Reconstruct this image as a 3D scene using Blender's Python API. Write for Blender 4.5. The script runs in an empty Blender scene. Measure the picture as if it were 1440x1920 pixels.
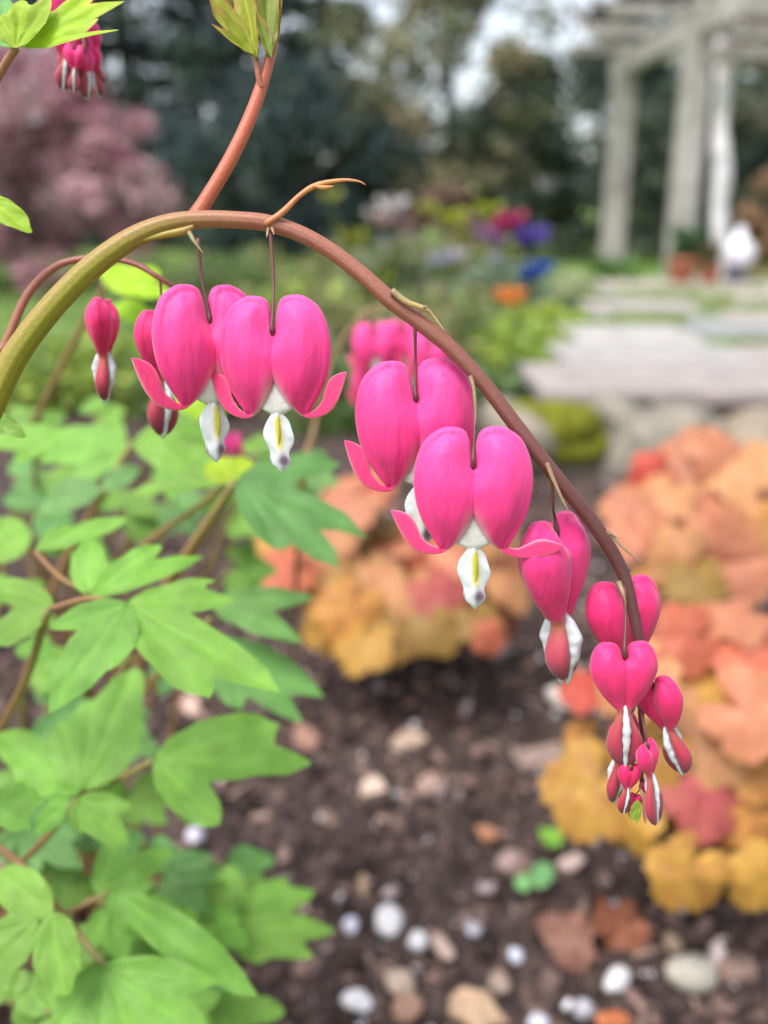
import bpy, math, random
import numpy as np
from mathutils import Vector, Matrix

random.seed(7); rng = np.random.default_rng(11)
scene = bpy.context.scene
COL = scene.collection
R = math.radians

# ------------------------------------------------------------------ camera
F = 1750.0                      # focal length in pixels of the 1440 x 1920 photograph
CAM = np.array([0.0, 0.0, 0.68]); PITCH = R(18.5)
FWD = np.array([0, math.cos(PITCH), -math.sin(PITCH)])
UPC = np.array([0, math.sin(PITCH), math.cos(PITCH)])
RGT = np.array([1.0, 0, 0])
FOCUS = 0.25                    # flowers hang 25 cm in front of the lens
cam_d = bpy.data.cameras.new('camera'); cam = bpy.data.objects.new('camera', cam_d); COL.objects.link(cam)
cam.location = CAM; cam.rotation_euler = (R(90) - PITCH, 0, 0)
cam_d.sensor_fit = 'HORIZONTAL'; cam_d.sensor_width = 36; cam_d.lens = F / 1440 * 36
cam_d.clip_start = 0.01; cam_d.clip_end = 600
cam_d.dof.use_dof = True; cam_d.dof.focus_distance = FOCUS; cam_d.dof.aperture_fstop = 8.4
scene.camera = cam

# ------------------------------------------------------------------ sky, sun, exposure
SUN_EL, SUN_AZ = R(62), R(225)      # azimuth from +Y, clockwise: behind and left of the camera
w = bpy.data.worlds.new('World'); scene.world = w; w.use_nodes = True
nt = w.node_tree; nt.nodes.clear()
sky = nt.nodes.new('ShaderNodeTexSky'); sky.sky_type = 'NISHITA'; sky.sun_disc = False
sky.sun_elevation = SUN_EL; sky.sun_rotation = SUN_AZ; sky.air_density = 1.0; sky.dust_density = 3.0; sky.ozone_density = 1.0
hs = nt.nodes.new('ShaderNodeHueSaturation'); hs.inputs['Saturation'].default_value = 0.45
bg = nt.nodes.new('ShaderNodeBackground'); bg.inputs['Strength'].default_value = 0.14
wo = nt.nodes.new('ShaderNodeOutputWorld')
nt.links.new(sky.outputs[0], hs.inputs['Color']); nt.links.new(hs.outputs[0], bg.inputs['Color']); nt.links.new(bg.outputs[0], wo.inputs[0])
sl = bpy.data.lights.new('sun', 'SUN'); sl.energy = 1.5; sl.angle = R(26); sl.color = (1.0, 0.96, 0.9)
sun = bpy.data.objects.new('sun', sl); COL.objects.link(sun)
sd = Vector((math.sin(SUN_AZ) * math.cos(SUN_EL), math.cos(SUN_AZ) * math.cos(SUN_EL), math.sin(SUN_EL)))
sun.rotation_euler = sd.to_track_quat('Z', 'Y').to_euler(); sun.location = (0, 0, 20)
vs = scene.view_settings
vs.view_transform = 'Standard'; vs.look = 'None'; vs.gamma = 1.0; vs.use_curve_mapping = False; vs.exposure = 1.12
scene.render.engine = 'CYCLES'
scene.cycles.use_denoising = True
scene.cycles.max_bounces = 8; scene.cycles.transparent_max_bounces = 4

# ------------------------------------------------------------------ geometry helpers
def P(px, py, d):
    """photo pixel at camera depth d (metres along the view axis)"""
    return CAM + d * (FWD + RGT * (px - 720) / F + UPC * (960 - py) / F)

def G(px, py, z=0.0):
    """photo pixel on the level z"""
    r = FWD + RGT * (px - 720) / F + UPC * (960 - py) / F
    return CAM + r * ((z - CAM[2]) / r[2])

def nrm(v):
    v = np.asarray(v, float); return v / (np.linalg.norm(v) + 1e-12)

WORLD = {}
def empty(name, loc, parent=None):
    o = bpy.data.objects.new(name, None); COL.objects.link(o); o.empty_display_size = 0.02
    loc = np.asarray(loc, float); WORLD[o.name] = loc
    if parent is not None:
        o.parent = parent; o.location = loc - WORLD[parent.name]
    else:
        o.location = loc
    return o

def tag(o, label=None, cat=None, group=None, kind=None):
    if label: o['label'] = label
    if cat: o['category'] = cat
    if group: o['group'] = group
    if kind: o['kind'] = kind
    return o

def mk(name, v, f, mat, parent=None, cols=None, smooth=True, origin=None):
    """one mesh object from world-space vertices; faces as a list or an (n,k) array"""
    v = np.asarray(v, float)
    if parent is not None:
        org = WORLD[parent.name]
    else:
        org = np.asarray(origin, float) if origin is not None else v.mean(0)
        if origin is None: org[2] = v[:, 2].min()
    me = bpy.data.meshes.new(name)
    if isinstance(f, np.ndarray):
        k = f.shape[1]; n = f.shape[0]
        me.vertices.add(len(v)); me.vertices.foreach_set('co', (v - org).ravel())
        me.loops.add(n * k); me.loops.foreach_set('vertex_index', f.astype(np.int32).ravel())
        me.polygons.add(n); me.polygons.foreach_set('loop_start', np.arange(0, n * k, k, dtype=np.int32))
        me.update(calc_edges=True)
    else:
        me.from_pydata((v - org).tolist(), [], f)
    if cols is not None:
        c = np.ones((len(v), 4)); c[:, :3] = np.asarray(cols)
        a = me.color_attributes.new('Col', 'FLOAT_COLOR', 'POINT'); a.data.foreach_set('color', c.ravel())
    if smooth:
        me.polygons.foreach_set('use_smooth', np.ones(len(me.polygons), bool))
    me.validate(); me.update()
    me.materials.append(mat)
    o = bpy.data.objects.new(name, me); COL.objects.link(o)
    if name in ('crown', 'foliage', 'leafage') and len(me.polygons) > 100: o['kind'] = 'stuff'
    if parent is not None:
        o.parent = parent
        WORLD[o.name] = org.copy()
    else:
        o.location = org; WORLD[o.name] = org.copy()
    return o

def spline(pts, n):
    """Catmull-Rom through rows of pts, n samples"""
    p = np.asarray(pts, float); m = len(p)
    if m < 3:
        t = np.linspace(0, 1, n)[:, None]; return p[0] * (1 - t) + p[-1] * t
    q = np.vstack([2 * p[0] - p[1], p, 2 * p[-1] - p[-2]])
    s = np.linspace(0, m - 1, n); i = np.minimum(s.astype(int), m - 2); t = (s - i)[:, None]
    a, b, c, d = q[i], q[i + 1], q[i + 2], q[i + 3]
    return 0.5 * ((2 * b) + (c - a) * t + (2 * a - 5 * b + 4 * c - d) * t * t + (3 * b - a - 3 * c + d) * t ** 3)

def grid_faces(n, m, closed=True, cap=True):
    f = []
    for i in range(n - 1):
        for j in range(m if closed else m - 1):
            k = (j + 1) % m
            f.append((i * m + j, i * m + k, (i + 1) * m + k, (i + 1) * m + j))
    if cap and closed:
        f.append(tuple(range(m - 1, -1, -1))); f.append(tuple(range((n - 1) * m, n * m)))
    return f

def tube_geo(pts, rad, n=24, m=10, ribs=0.0, nrib=9, lump=0.0):
    p = np.asarray(pts, float); k = len(p)
    r = np.asarray(rad, float)
    if r.ndim == 0: r = np.full(k, float(r))
    q = spline(np.hstack([p, r[:, None]]), n); c = q[:, :3]; r = np.maximum(q[:, 3], 1e-5)
    T = np.gradient(c, axis=0); T /= np.linalg.norm(T, axis=1)[:, None] + 1e-12
    ref = np.array([0.31, -0.93, 0.2]); a = nrm(np.cross(T[0], ref))
    V = []
    th = np.linspace(0, 2 * math.pi, m, endpoint=False)
    for i in range(n):
        a = nrm(a - T[i] * (a @ T[i])); b = np.cross(T[i], a)
        rr = r[i] * (1 + ribs * np.cos(nrib * th)) * (1 + lump * math.sin(i * 1.7) * 0.5 + lump * np.sin(th * 2 + i * .8))
        V.append(c[i] + (a * np.cos(th)[:, None] + b * np.sin(th)[:, None]) * rr[:, None])
    return np.vstack(V), grid_faces(n, m)

def tube(name, pts, rad, mat, parent, n=24, m=10, cols=None, **kw):
    v, f = tube_geo(pts, rad, n, m, **kw)
    c = None
    if cols is not None:
        cc = np.asarray(cols, float)
        c = np.repeat(spline(cc, n) if cc.ndim == 2 else np.tile(cc, (n, 1)), m, 0)
    return mk(name, v, f, mat, parent, c)

def box_geo(c, ax, ay, az):
    """box with centre c and half axes"""
    c, ax, ay, az = [np.asarray(q, float) for q in (c, ax, ay, az)]
    v = [c + sx * ax + sy * ay + sz * az for sz in (-1, 1) for sy in (-1, 1) for sx in (-1, 1)]
    f = [(0, 2, 3, 1), (4, 5, 7, 6), (0, 1, 5, 4), (2, 6, 7, 3), (0, 4, 6, 2), (1, 3, 7, 5)]
    return np.array(v), f

def bevel_box(name, c, ax, ay, az, mat, parent, bev=0.008, cols=None):
    v, f = box_geo(c, ax, ay, az)
    o = mk(name, v, f, mat, parent, cols, smooth=False, origin=None if parent is not None else c)
    m = o.modifiers.new('bevel', 'BEVEL'); m.width = bev; m.segments = 2
    return o

# ------------------------------------------------------------------ materials
def attr_mat(name, rough=0.5, transl=0.0, sss=0.0, spec=0.4, noise=60.0, nvar=0.25, bump=0.0, bscale=200.0, sheen=0.0, stretch=None):
    m = bpy.data.materials.new(name); m.use_nodes = True
    t = m.node_tree; N = t.nodes; L = t.links
    b = N['Principled BSDF']; out = N['Material Output']
    a = N.new('ShaderNodeAttribute'); a.attribute_name = 'Col'
    tc = N.new('ShaderNodeTexCoord'); no = N.new('ShaderNodeTexNoise'); no.inputs['Scale'].default_value = noise; no.inputs['Detail'].default_value = 5
    if stretch:
        mp = N.new('ShaderNodeMapping'); mp.inputs['Scale'].default_value = stretch
        L.new(tc.outputs['Object'], mp.inputs[0]); L.new(mp.outputs[0], no.inputs['Vector'])
    else:
        L.new(tc.outputs['Object'], no.inputs['Vector'])
    mr = N.new('ShaderNodeMapRange'); mr.inputs[1].default_value = 0.25; mr.inputs[2].default_value = 0.75
    mr.inputs[3].default_value = 1 - nvar; mr.inputs[4].default_value = 1 + nvar
    L.new(no.outputs['Fac'], mr.inputs[0])
    mx = N.new('ShaderNodeVectorMath'); mx.operation = 'SCALE'
    L.new(a.outputs['Color'], mx.inputs[0]); L.new(mr.outputs[0], mx.inputs['Scale'])
    L.new(mx.outputs[0], b.inputs['Base Color'])
    b.inputs['Roughness'].default_value = rough; b.inputs['Specular IOR Level'].default_value = spec
    if sheen: b.inputs['Sheen Weight'].default_value = sheen
    if sss:
        b.inputs['Subsurface Weight'].default_value = sss; b.inputs['Subsurface Radius'].default_value = (1, 0.45, 0.6)
        b.inputs['Subsurface Scale'].default_value = 0.0025
    if bump:
        bn = N.new('ShaderNodeTexNoise'); bn.inputs['Scale'].default_value = bscale; bn.inputs['Detail'].default_value = 4
        if stretch: L.new(mp.outputs[0], bn.inputs['Vector'])
        else: L.new(tc.outputs['Object'], bn.inputs['Vector'])
        bp = N.new('ShaderNodeBump'); bp.inputs['Strength'].default_value = bump; bp.inputs['Distance'].default_value = 1.0 / bscale
        L.new(bn.outputs['Fac'], bp.inputs['Height']); L.new(bp.outputs[0], b.inputs['Normal'])
    if transl:
        tr = N.new('ShaderNodeBsdfTranslucent'); L.new(mx.outputs[0], tr.inputs['Color'])
        ms = N.new('ShaderNodeMixShader'); ms.inputs[0].default_value = transl
        L.new(b.outputs[0], ms.inputs[1]); L.new(tr.outputs[0], ms.inputs[2]); L.new(ms.outputs[0], out.inputs['Surface'])
    return m

def ramp_mat(name, cols, scale=5.0, rough=0.8, bump=0.3, bscale=40.0, detail=8, spec=0.3):
    m = bpy.data.materials.new(name); m.use_nodes = True
    t = m.node_tree; N = t.nodes; L = t.links; b = N['Principled BSDF']
    tc = N.new('ShaderNodeTexCoord'); no = N.new('ShaderNodeTexNoise'); no.inputs['Scale'].default_value = scale; no.inputs['Detail'].default_value = detail
    L.new(tc.outputs['Object'], no.inputs['Vector'])
    cr = N.new('ShaderNodeValToRGB'); el = cr.color_ramp.elements
    k = len(cols)
    for i, c in enumerate(cols):
        pos = 0.28 + 0.44 * i / max(1, k - 1)
        e = el[i] if i < 2 else el.new(pos)
        e.position = pos; e.color = (*c, 1)
    L.new(no.outputs['Fac'], cr.inputs[0]); L.new(cr.outputs[0], b.inputs['Base Color'])
    b.inputs['Roughness'].default_value = rough; b.inputs['Specular IOR Level'].default_value = spec
    if bump:
        bn = N.new('ShaderNodeTexNoise'); bn.inputs['Scale'].default_value = bscale; bn.inputs['Detail'].default_value = 6
        L.new(tc.outputs['Object'], bn.inputs['Vector'])
        bp = N.new('ShaderNodeBump'); bp.inputs['Strength'].default_value = bump; bp.inputs['Distance'].default_value = 0.5 / bscale
        L.new(bn.outputs['Fac'], bp.inputs['Height']); L.new(bp.outputs[0], b.inputs['Normal'])
    return m

M = dict(
    petal=attr_mat('petal_pink', rough=0.55, sss=0.35, spec=0.3, noise=420, nvar=0.06, bump=0.3, bscale=700, sheen=0.2, stretch=(1, 1, 0.16)),
    inner=attr_mat('inner_petal_white', rough=0.3, sss=0.4, spec=0.5, transl=0.25, noise=420, nvar=0.12, bump=0.12, bscale=500),
    stem=attr_mat('stem', rough=0.42, sss=0.1, spec=0.45, noise=900, nvar=0.12, bump=0.25, bscale=1600),
    leaf=attr_mat('leaf', rough=0.55, transl=0.25, spec=0.35, noise=90, nvar=0.2, bump=0.15, bscale=500),
    heuchera=attr_mat('heuchera_leaf', rough=0.5, transl=0.25, spec=0.35, noise=70, nvar=0.22, bump=0.3, bscale=160),
    foliage=attr_mat('foliage', rough=0.6, transl=0.3, spec=0.25, noise=3, nvar=0.25),
    bark=ramp_mat('bark', [(0.03, 0.022, 0.016), (0.09, 0.07, 0.055), (0.14, 0.12, 0.1)], 6, 0.9, 0.8, 30),
    birch=ramp_mat('birch_bark', [(0.12, 0.1, 0.1), (0.62, 0.6, 0.62), (0.75, 0.73, 0.75), (0.66, 0.6, 0.52)], 9, 0.7, 0.5, 20),
    wood=ramp_mat('weathered_wood', [(0.22, 0.21, 0.18), (0.36, 0.345, 0.31), (0.44, 0.425, 0.395)], 7, 0.85, 0.5, 45),
    soil=ramp_mat('soil', [(0.02, 0.014, 0.012), (0.055, 0.037, 0.033), (0.115, 0.08, 0.07)], 55, 0.95, 1.0, 120),
    mulch=attr_mat('mulch', rough=0.9, spec=0.2, noise=150, nvar=0.35, bump=0.6, bscale=400),
    stone=attr_mat('stone', rough=0.75, spec=0.35, noise=60, nvar=0.22, bump=0.6, bscale=150),
    slab=attr_mat('paving', rough=0.8, spec=0.3, noise=9, nvar=0.3, bump=0.5, bscale=60),
    moss=attr_mat('moss', rough=0.95, spec=0.1, noise=60, nvar=0.4, bump=1.0, bscale=150),
    lawn=ramp_mat('lawn', [(0.05, 0.08, 0.02), (0.13, 0.21, 0.05), (0.22, 0.3, 0.09)], 2.5, 0.95, 0.8, 60),
    terracotta=ramp_mat('terracotta', [(0.3, 0.1, 0.055), (0.42, 0.16, 0.09)], 15, 0.8, 0.3, 60),
    white=ramp_mat('white_glaze', [(0.66, 0.66, 0.72), (0.8, 0.8, 0.84)], 6, 0.35, 0.1, 20),
    dark=ramp_mat('dark_iron', [(0.03, 0.035, 0.05), (0.06, 0.065, 0.08)], 12, 0.5, 0.2, 50),
)

PXF = FOCUS / F                 # metres per photo pixel at the flowers

# ------------------------------------------------------------------ ground
def ground_sheet():
    n = 60
    t = np.linspace(-1, 1, n); xs = np.sign(t) * np.abs(t) ** 3 * 250
    X, Y = np.meshgrid(xs, xs + 0.0)
    v = np.c_[X.ravel(), Y.ravel() + 3, np.full(n * n, -0.045)]
    f = [(i * n + j, i * n + j + 1, (i + 1) * n + j + 1, (i + 1) * n + j) for i in range(n - 1) for j in range(n - 1)]
    tag(mk('lawn', v, f, M['lawn'], origin=(0, 3, -0.045)), kind='structure')
ground_sheet()

def vnoise(x, y, s, seed):
    """cheap smooth value noise"""
    r = np.random.default_rng(seed); g = r.random((64, 64))
    xi = x * s; yi = y * s; x0 = np.floor(xi).astype(int); y0 = np.floor(yi).astype(int)
    fx = xi - x0; fy = yi - y0; fx = fx * fx * (3 - 2 * fx); fy = fy * fy * (3 - 2 * fy)
    a = g[x0 % 64, y0 % 64]; b = g[(x0 + 1) % 64, y0 % 64]; c = g[x0 % 64, (y0 + 1) % 64]; d = g[(x0 + 1) % 64, (y0 + 1) % 64]
    return (a * (1 - fx) + b * fx) * (1 - fy) + (c * (1 - fx) + d * fx) * fy

def soil_z(x, y):
    x = np.asarray(x, float); y = np.asarray(y, float)
    z = 0.05 * (vnoise(x + 9, y + 9, 3, 1) - .5) + 0.022 * (vnoise(x + 9, y + 9, 14, 2) - .5) + 0.012 * (vnoise(x + 9, y + 9, 45, 3) - .5) + 0.008 * (vnoise(x + 9, y + 9, 110, 4) - .5)
    edge = np.clip(np.minimum.reduce([(x + 2.6) / .3, (3.2 - x) / .3, (y - 0.0) / .2, (4.3 - y) / .4]), 0, 1)
    return z * edge - 0.09 * (1 - edge)

def soil_bed():
    xs = np.unique(np.r_[np.linspace(-2.6, -.7, 50), np.linspace(-.7, 1.1, 230), np.linspace(1.1, 3.2, 50)])
    ys = np.unique(np.r_[np.linspace(0, .4, 20), np.linspace(.4, 1.9, 210), np.linspace(1.9, 4.3, 80)])
    X, Y = np.meshgrid(xs, ys); v = np.c_[X.ravel(), Y.ravel(), soil_z(X, Y).ravel()]
    n, m = len(ys), len(xs)
    i, j = np.meshgrid(np.arange(n - 1), np.arange(m - 1), indexing='ij'); a = (i * m + j).ravel()
    f = np.c_[a, a + 1, a + m + 1, a + m]
    tag(mk('soil', v, f, M['soil'], origin=(0, 2, 0)), kind='structure')
soil_bed()

def chips(n, xr, yr, smin, smax, palette, weights, lift=0.0, flat=(0.15, 0.5), slim=1.0):
    """n irregular little blocks lying on the soil -> verts, faces, cols"""
    x = rng.uniform(*xr, n); y = rng.uniform(*yr, n); z = soil_z(x, y)
    L = smin * (smax / smin) ** rng.random(n) ** 1.6
    s = np.c_[L, L * rng.uniform(.3, .8, n) * slim, L * rng.uniform(*flat, n)] / 2
    base = np.array([(a, b, c) for c in (-1, 1) for b in (-1, 1) for a in (-1, 1)], float)
    v = base[None] * s[:, None] * rng.uniform(.6, 1.25, (n, 8, 3))
    az = rng.uniform(0, 2 * math.pi, n); tl = rng.normal(0, .45, n)
    ca, sa, ct, st = np.cos(az), np.sin(az), np.cos(tl), np.sin(tl)
    X, Y, Z = v[..., 0].copy(), v[..., 1].copy(), v[..., 2].copy()
    X, Z = X * ct[:, None] - Z * st[:, None], X * st[:, None] + Z * ct[:, None]
    X, Y = X * ca[:, None] - Y * sa[:, None], X * sa[:, None] + Y * ca[:, None]
    V = np.stack([X + x[:, None], Y + y[:, None], Z + (z + s[:, 2] * .6 + lift)[:, None]], -1).reshape(-1, 3)
    q = np.array([(0, 2, 3, 1), (4, 5, 7, 6), (0, 1, 5, 4), (2, 6, 7, 3), (0, 4, 6, 2), (1, 3, 7, 5)])
    Fc = (q[None] + 8 * np.arange(n)[:, None, None]).reshape(-1, 4)
    c = np.asarray(palette)[rng.choice(len(palette), n, p=np.asarray(weights) / sum(weights))] * rng.uniform(.6, 1.35, (n, 1))
    return V, Fc, np.repeat(c, 8, 0)

BROWNS = [(0.032, .022, .02), (.065, .043, .038), (.12, .08, .07), (.2, .13, .11), (.3, .2, .16), (.36, .29, .28)]
v, f, c = chips(17000, (-.75, 1.15), (.3, 2.3), .004, .03, BROWNS, (5, 8, 8, 5, 1.8, 1.0))
v2, f2, c2 = chips(420, (-.6, 1.1), (.4, 2.2), .014, .05, BROWNS[2:], (3, 4, 3, 1.5), flat=(.12, .3)); f = np.vstack([f, f2 + len(v)]); v = np.vstack([v, v2]); c = np.vstack([c, c2])
v2, f2, c2 = chips(2600, (-.6, 1.1), (.35, 2.0), .014, .05, BROWNS, (2, 4, 5, 4, 2, .6), flat=(.05, .12), slim=.3); f = np.vstack([f, f2 + len(v)]); v = np.vstack([v, v2]); c = np.vstack([c, c2])
tag(mk('bark_mulch', v, f, M['mulch'], cols=c, smooth=False, origin=(0, 1.2, 0)), 'dark crumbly bark mulch covering the flower bed', 'mulch', kind='stuff')
v, f, c = chips(600, (-.6, 1.0), (.35, 1.7), .003, .011, [(.75, .74, .78), (.55, .5, .5), (.45, .36, .3)], (5, 3, 3), lift=.004, flat=(.6, .95))
tag(mk('perlite_grit', v, f, M['stone'], cols=c, origin=(0, 1.1, 0)), 'tiny pale grit specks scattered over the dark mulch', 'grit', kind='stuff')

# ------------------------------------------------------------------ rounded stones / chips
def blob_geo(c, rad, seed, rough=.16, n=12, m=16, yaw=0.0, pw=1.0, tilt=0.0):
    r = np.random.default_rng(seed); V = []
    k = r.normal(0, 1, (5, 3)); ph = r.uniform(0, 6.28, 5)
    for i in range(n + 1):
        la = -math.pi / 2 + math.pi * i / n
        for j in range(m):
            lo = 2 * math.pi * j / m
            d = np.array([math.cos(la) * math.cos(lo), math.cos(la) * math.sin(lo), math.sin(la)])
            d = np.sign(d) * np.abs(d) ** pw
            V.append(d * (1 + rough * sum(math.sin(2.2 * (k[q] @ d) + ph[q]) for q in range(5)) / 2.2))
    V = np.array(V) * np.asarray(rad)
    ct, st = math.cos(tilt), math.sin(tilt)
    V = np.c_[V[:, 0] * ct - V[:, 2] * st, V[:, 1], V[:, 0] * st + V[:, 2] * ct]
    ca, sa = math.cos(yaw), math.sin(yaw)
    V = np.c_[V[:, 0] * ca - V[:, 1] * sa, V[:, 0] * sa + V[:, 1] * ca, V[:, 2]] + np.asarray(c)
    return V, grid_faces(n + 1, m)

def chip_geo(c, rad, seed, yaw):
    r = np.random.default_rng(seed); m = 9; a = np.sort(np.linspace(0, 2 * math.pi, m, endpoint=False) + r.uniform(-.25, .25, m)); V = []
    q = r.uniform(.62, 1.15, m); tl = r.normal(0, .25, 2)
    for z, s_ in ((-1, .86), (-.2, 1.0), (.6, .97), (1, .8)):
        x = np.sign(np.cos(a)) * np.abs(np.cos(a)) ** .7 * q * s_ * rad[0]; y = np.sin(a) * q * s_ * rad[1]
        V.append(np.c_[x, y, z * rad[2] + x * tl[0] + y * tl[1] + r.normal(0, .18, m) * rad[2]])
    V = np.vstack(V); ca, sa = math.cos(yaw), math.sin(yaw)
    return np.c_[V[:, 0] * ca - V[:, 1] * sa, V[:, 0] * sa + V[:, 1] * ca, V[:, 2]] + np.asarray(c), grid_faces(4, m)

def ground_piece(name, label, cat, px, py, wpx, hpx, col, yaw=0, thick=.6, rough=.16, group=None, pw=1.0, lift=.0):
    g = G(px, py, 0.01); d = (g - CAM) @ FWD
    a = wpx / F * d / 2; b = hpx / F * d / 2 / max(.5, math.sin(math.atan2(CAM[2], g[1]))) * .9
    h = min(a, b) * thick
    g[2] = soil_z(g[0], g[1]) + h * .55 + .004 + lift
    v, f = chip_geo(g, (a, b, h * .8), int(px * 7 + py), yaw) if cat == 'wood chip' else blob_geo(g, (a, b, h), int(px * 7 + py), rough, 10, 14, yaw, pw)
    cc = np.asarray(col) * (1 + .14 * np.sin(v[:, :1] * 400 + py) * np.sin(v[:, 1:2] * 310))
    return tag(mk(name, v, f, M['mulch' if cat == 'wood chip' else 'stone'], cols=cc, smooth=cat != 'wood chip'), label, cat, group)

W1 = (.66, .65, .66)
for a in [
    ('white_pebble', 'largest round white pebble on the mulch', 728, 1716, 56, 54, W1, 0, .8, .1),
    ('white_pebble', 'round white pebble close beside the largest one', 783, 1763, 40, 38, W1, 0, .8, .1),
    ('white_pebble', 'small lilac white pebble across from the largest white one, by the leaf tips', 657, 1722, 30, 28, (.62, .6, .7), 0, .8, .1),
    ('white_pebble', 'slim elongated white pebble beside the dry brown leaves', 1157, 1833, 78, 30, W1, .75, .8, .1),
    ('pebble', 'large oval grey beige pebble with a smaller pinkish one leaning on it', 1298, 1820, 105, 66, (.42, .39, .32), .2, .7, .12),
    ('pebble', 'pinkish white wedge pebble leaning on the large grey beige one', 1352, 1776, 44, 64, (.62, .52, .5), -.5, .8, .2),
    ('white_pebble', 'oval white pebble between the bleeding heart leaves and the tan chips', 668, 1886, 62, 38, W1, -.45, .7, .1),
    ('white_pebble', 'round bluish white pebble next to the flat tan bark chip', 1011, 1898, 38, 34, (.66, .68, .78), 0, .8, .1),
    ('white_pebble', 'small bluish pebble between the seedling and the slim white pebble', 968, 1778, 30, 28, (.6, .63, .74), 0, .8, .1),
    ('pebble', 'pale tan stone touching a rusty brown one below it', 750, 1845, 54, 50, (.5, .38, .3), .3, .7, .2),
    ('pebble', 'rusty brown stone touching a pale tan one above it', 762, 1886, 56, 48, (.34, .2, .14), .6, .6, .2),
    ('pebble', 'grey pebble close to the round bluish white one', 1094, 1876, 38, 32, (.45, .44, .48), 0, .7, .15),
    ('pebble', 'small lilac grey pebble under the yellow heuchera leaf', 1155, 1680, 26, 24, (.5, .47, .52), 0, .7, .15),
    ('pebble', 'small dull tan pebble beside the dry leaf', 1262, 1755, 30, 34, (.33, .24, .17), 0, .7, .2),
    ('pebble', 'small grey lilac pebble half sunk in mulch near the seedling', 890, 1728, 30, 28, (.4, .38, .42), 0, .7, .2),
    ('pebble', 'tan pebble lying among grit above the pale tan stone', 832, 1772, 34, 46, (.46, .34, .28), .4, .6, .2),
    ('pebble', 'dark tan pebble between slim white pebble and grit', 935, 1828, 46, 44, (.36, .27, .22), .5, .6, .2),
    ('white_pebble', 'lilac white pebble up in the dark gap of the foliage', 365, 1560, 34, 30, (.6, .58, .66), 0, .8, .1),
]:
    n_, l_, *r_ = a
    ground_piece(n_, l_, 'pebble', *r_, group='pebbles on the mulch')
for a in [
    ('wood_chip', 'pale upright tan wood chip, brightest on the open mulch', 694, 1472, 52, 74, (.56, .42, .34), .5, .35, .3),
    ('wood_chip', 'long pale tan chip lying behind the brightest wood chip', 768, 1392, 70, 40, (.42, .31, .24), .4, .35, .3),
    ('wood_chip', 'slim tan twig-like chip standing above the largest white pebble', 680, 1650, 22, 88, (.4, .27, .18), .05, .5, .12),
    ('wood_chip', 'lilac grey chip lying beside the green seedling', 912, 1658, 38, 72, (.4, .33, .34), -.2, .35, .25),
    ('wood_chip', 'flat broad tan chip lying near the round bluish pebble', 896, 1900, 112, 60, (.5, .34, .22), -.25, .3, .25),
    ('wood_chip', 'rust brown chip lying under the smaller centre leaves', 570, 1380, 60, 44, (.3, .17, .13), .3, .3, .3),
    ('wood_chip', 'pinkish chip tucked behind the lower bleeding heart leaves', 355, 1322, 44, 38, (.5, .34, .28), .3, .4, .3),
    ('wood_chip', 'greyish chip lying across the mulch below the heuchera', 1010, 1395, 130, 40, (.28, .2, .17), .35, .2, .3),
    ('wood_chip', 'brown angular chip lying beside the lilac grey chip', 960, 1600, 80, 46, (.34, .24, .22), -.6, .25, .3),
    ('wood_chip', 'small orange brown chip lying above the brown angular chip', 912, 1568, 40, 38, (.38, .18, .1), .2, .3, .3),
    ('wood_chip', 'whitish chip lying under the coral leaves', 1068, 1318, 82, 46, (.6, .54, .5), .05, .4, .2),
    ('wood_chip', 'rosy tan chip lying between the pale chips', 800, 1470, 60, 40, (.36, .24, .2), .5, .3, .3),
    ('wood_chip', 'bright orange bark piece lying next to the pebbles', 1152, 1908, 70, 40, (.5, .16, .07), .2, .25, .2),
    ('wood_chip', 'pale rosy chip lying beside the yellow heuchera leaf', 1070, 1605, 60, 34, (.5, .38, .34), .3, .3, .3),
]:
    n_, l_, *r_ = a
    ground_piece(n_, l_, 'wood chip', *r_, group='wood chips on the mulch', pw=.75)

# ------------------------------------------------------------------ leaves
def leaf_plane(base_px, d, n):
    B = P(base_px[0], base_px[1], d); n = nrm(n); return B, n

def lens_polar(L, wd, a=.72, b=.75):
    s = np.linspace(0.002, 1, 60); h = s ** a * (1 - s) ** b
    h = h / h.max() * wd
    return np.arctan2(h, s * L)[::-1], np.hypot(h, s * L)[::-1]     # delta rising

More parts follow.
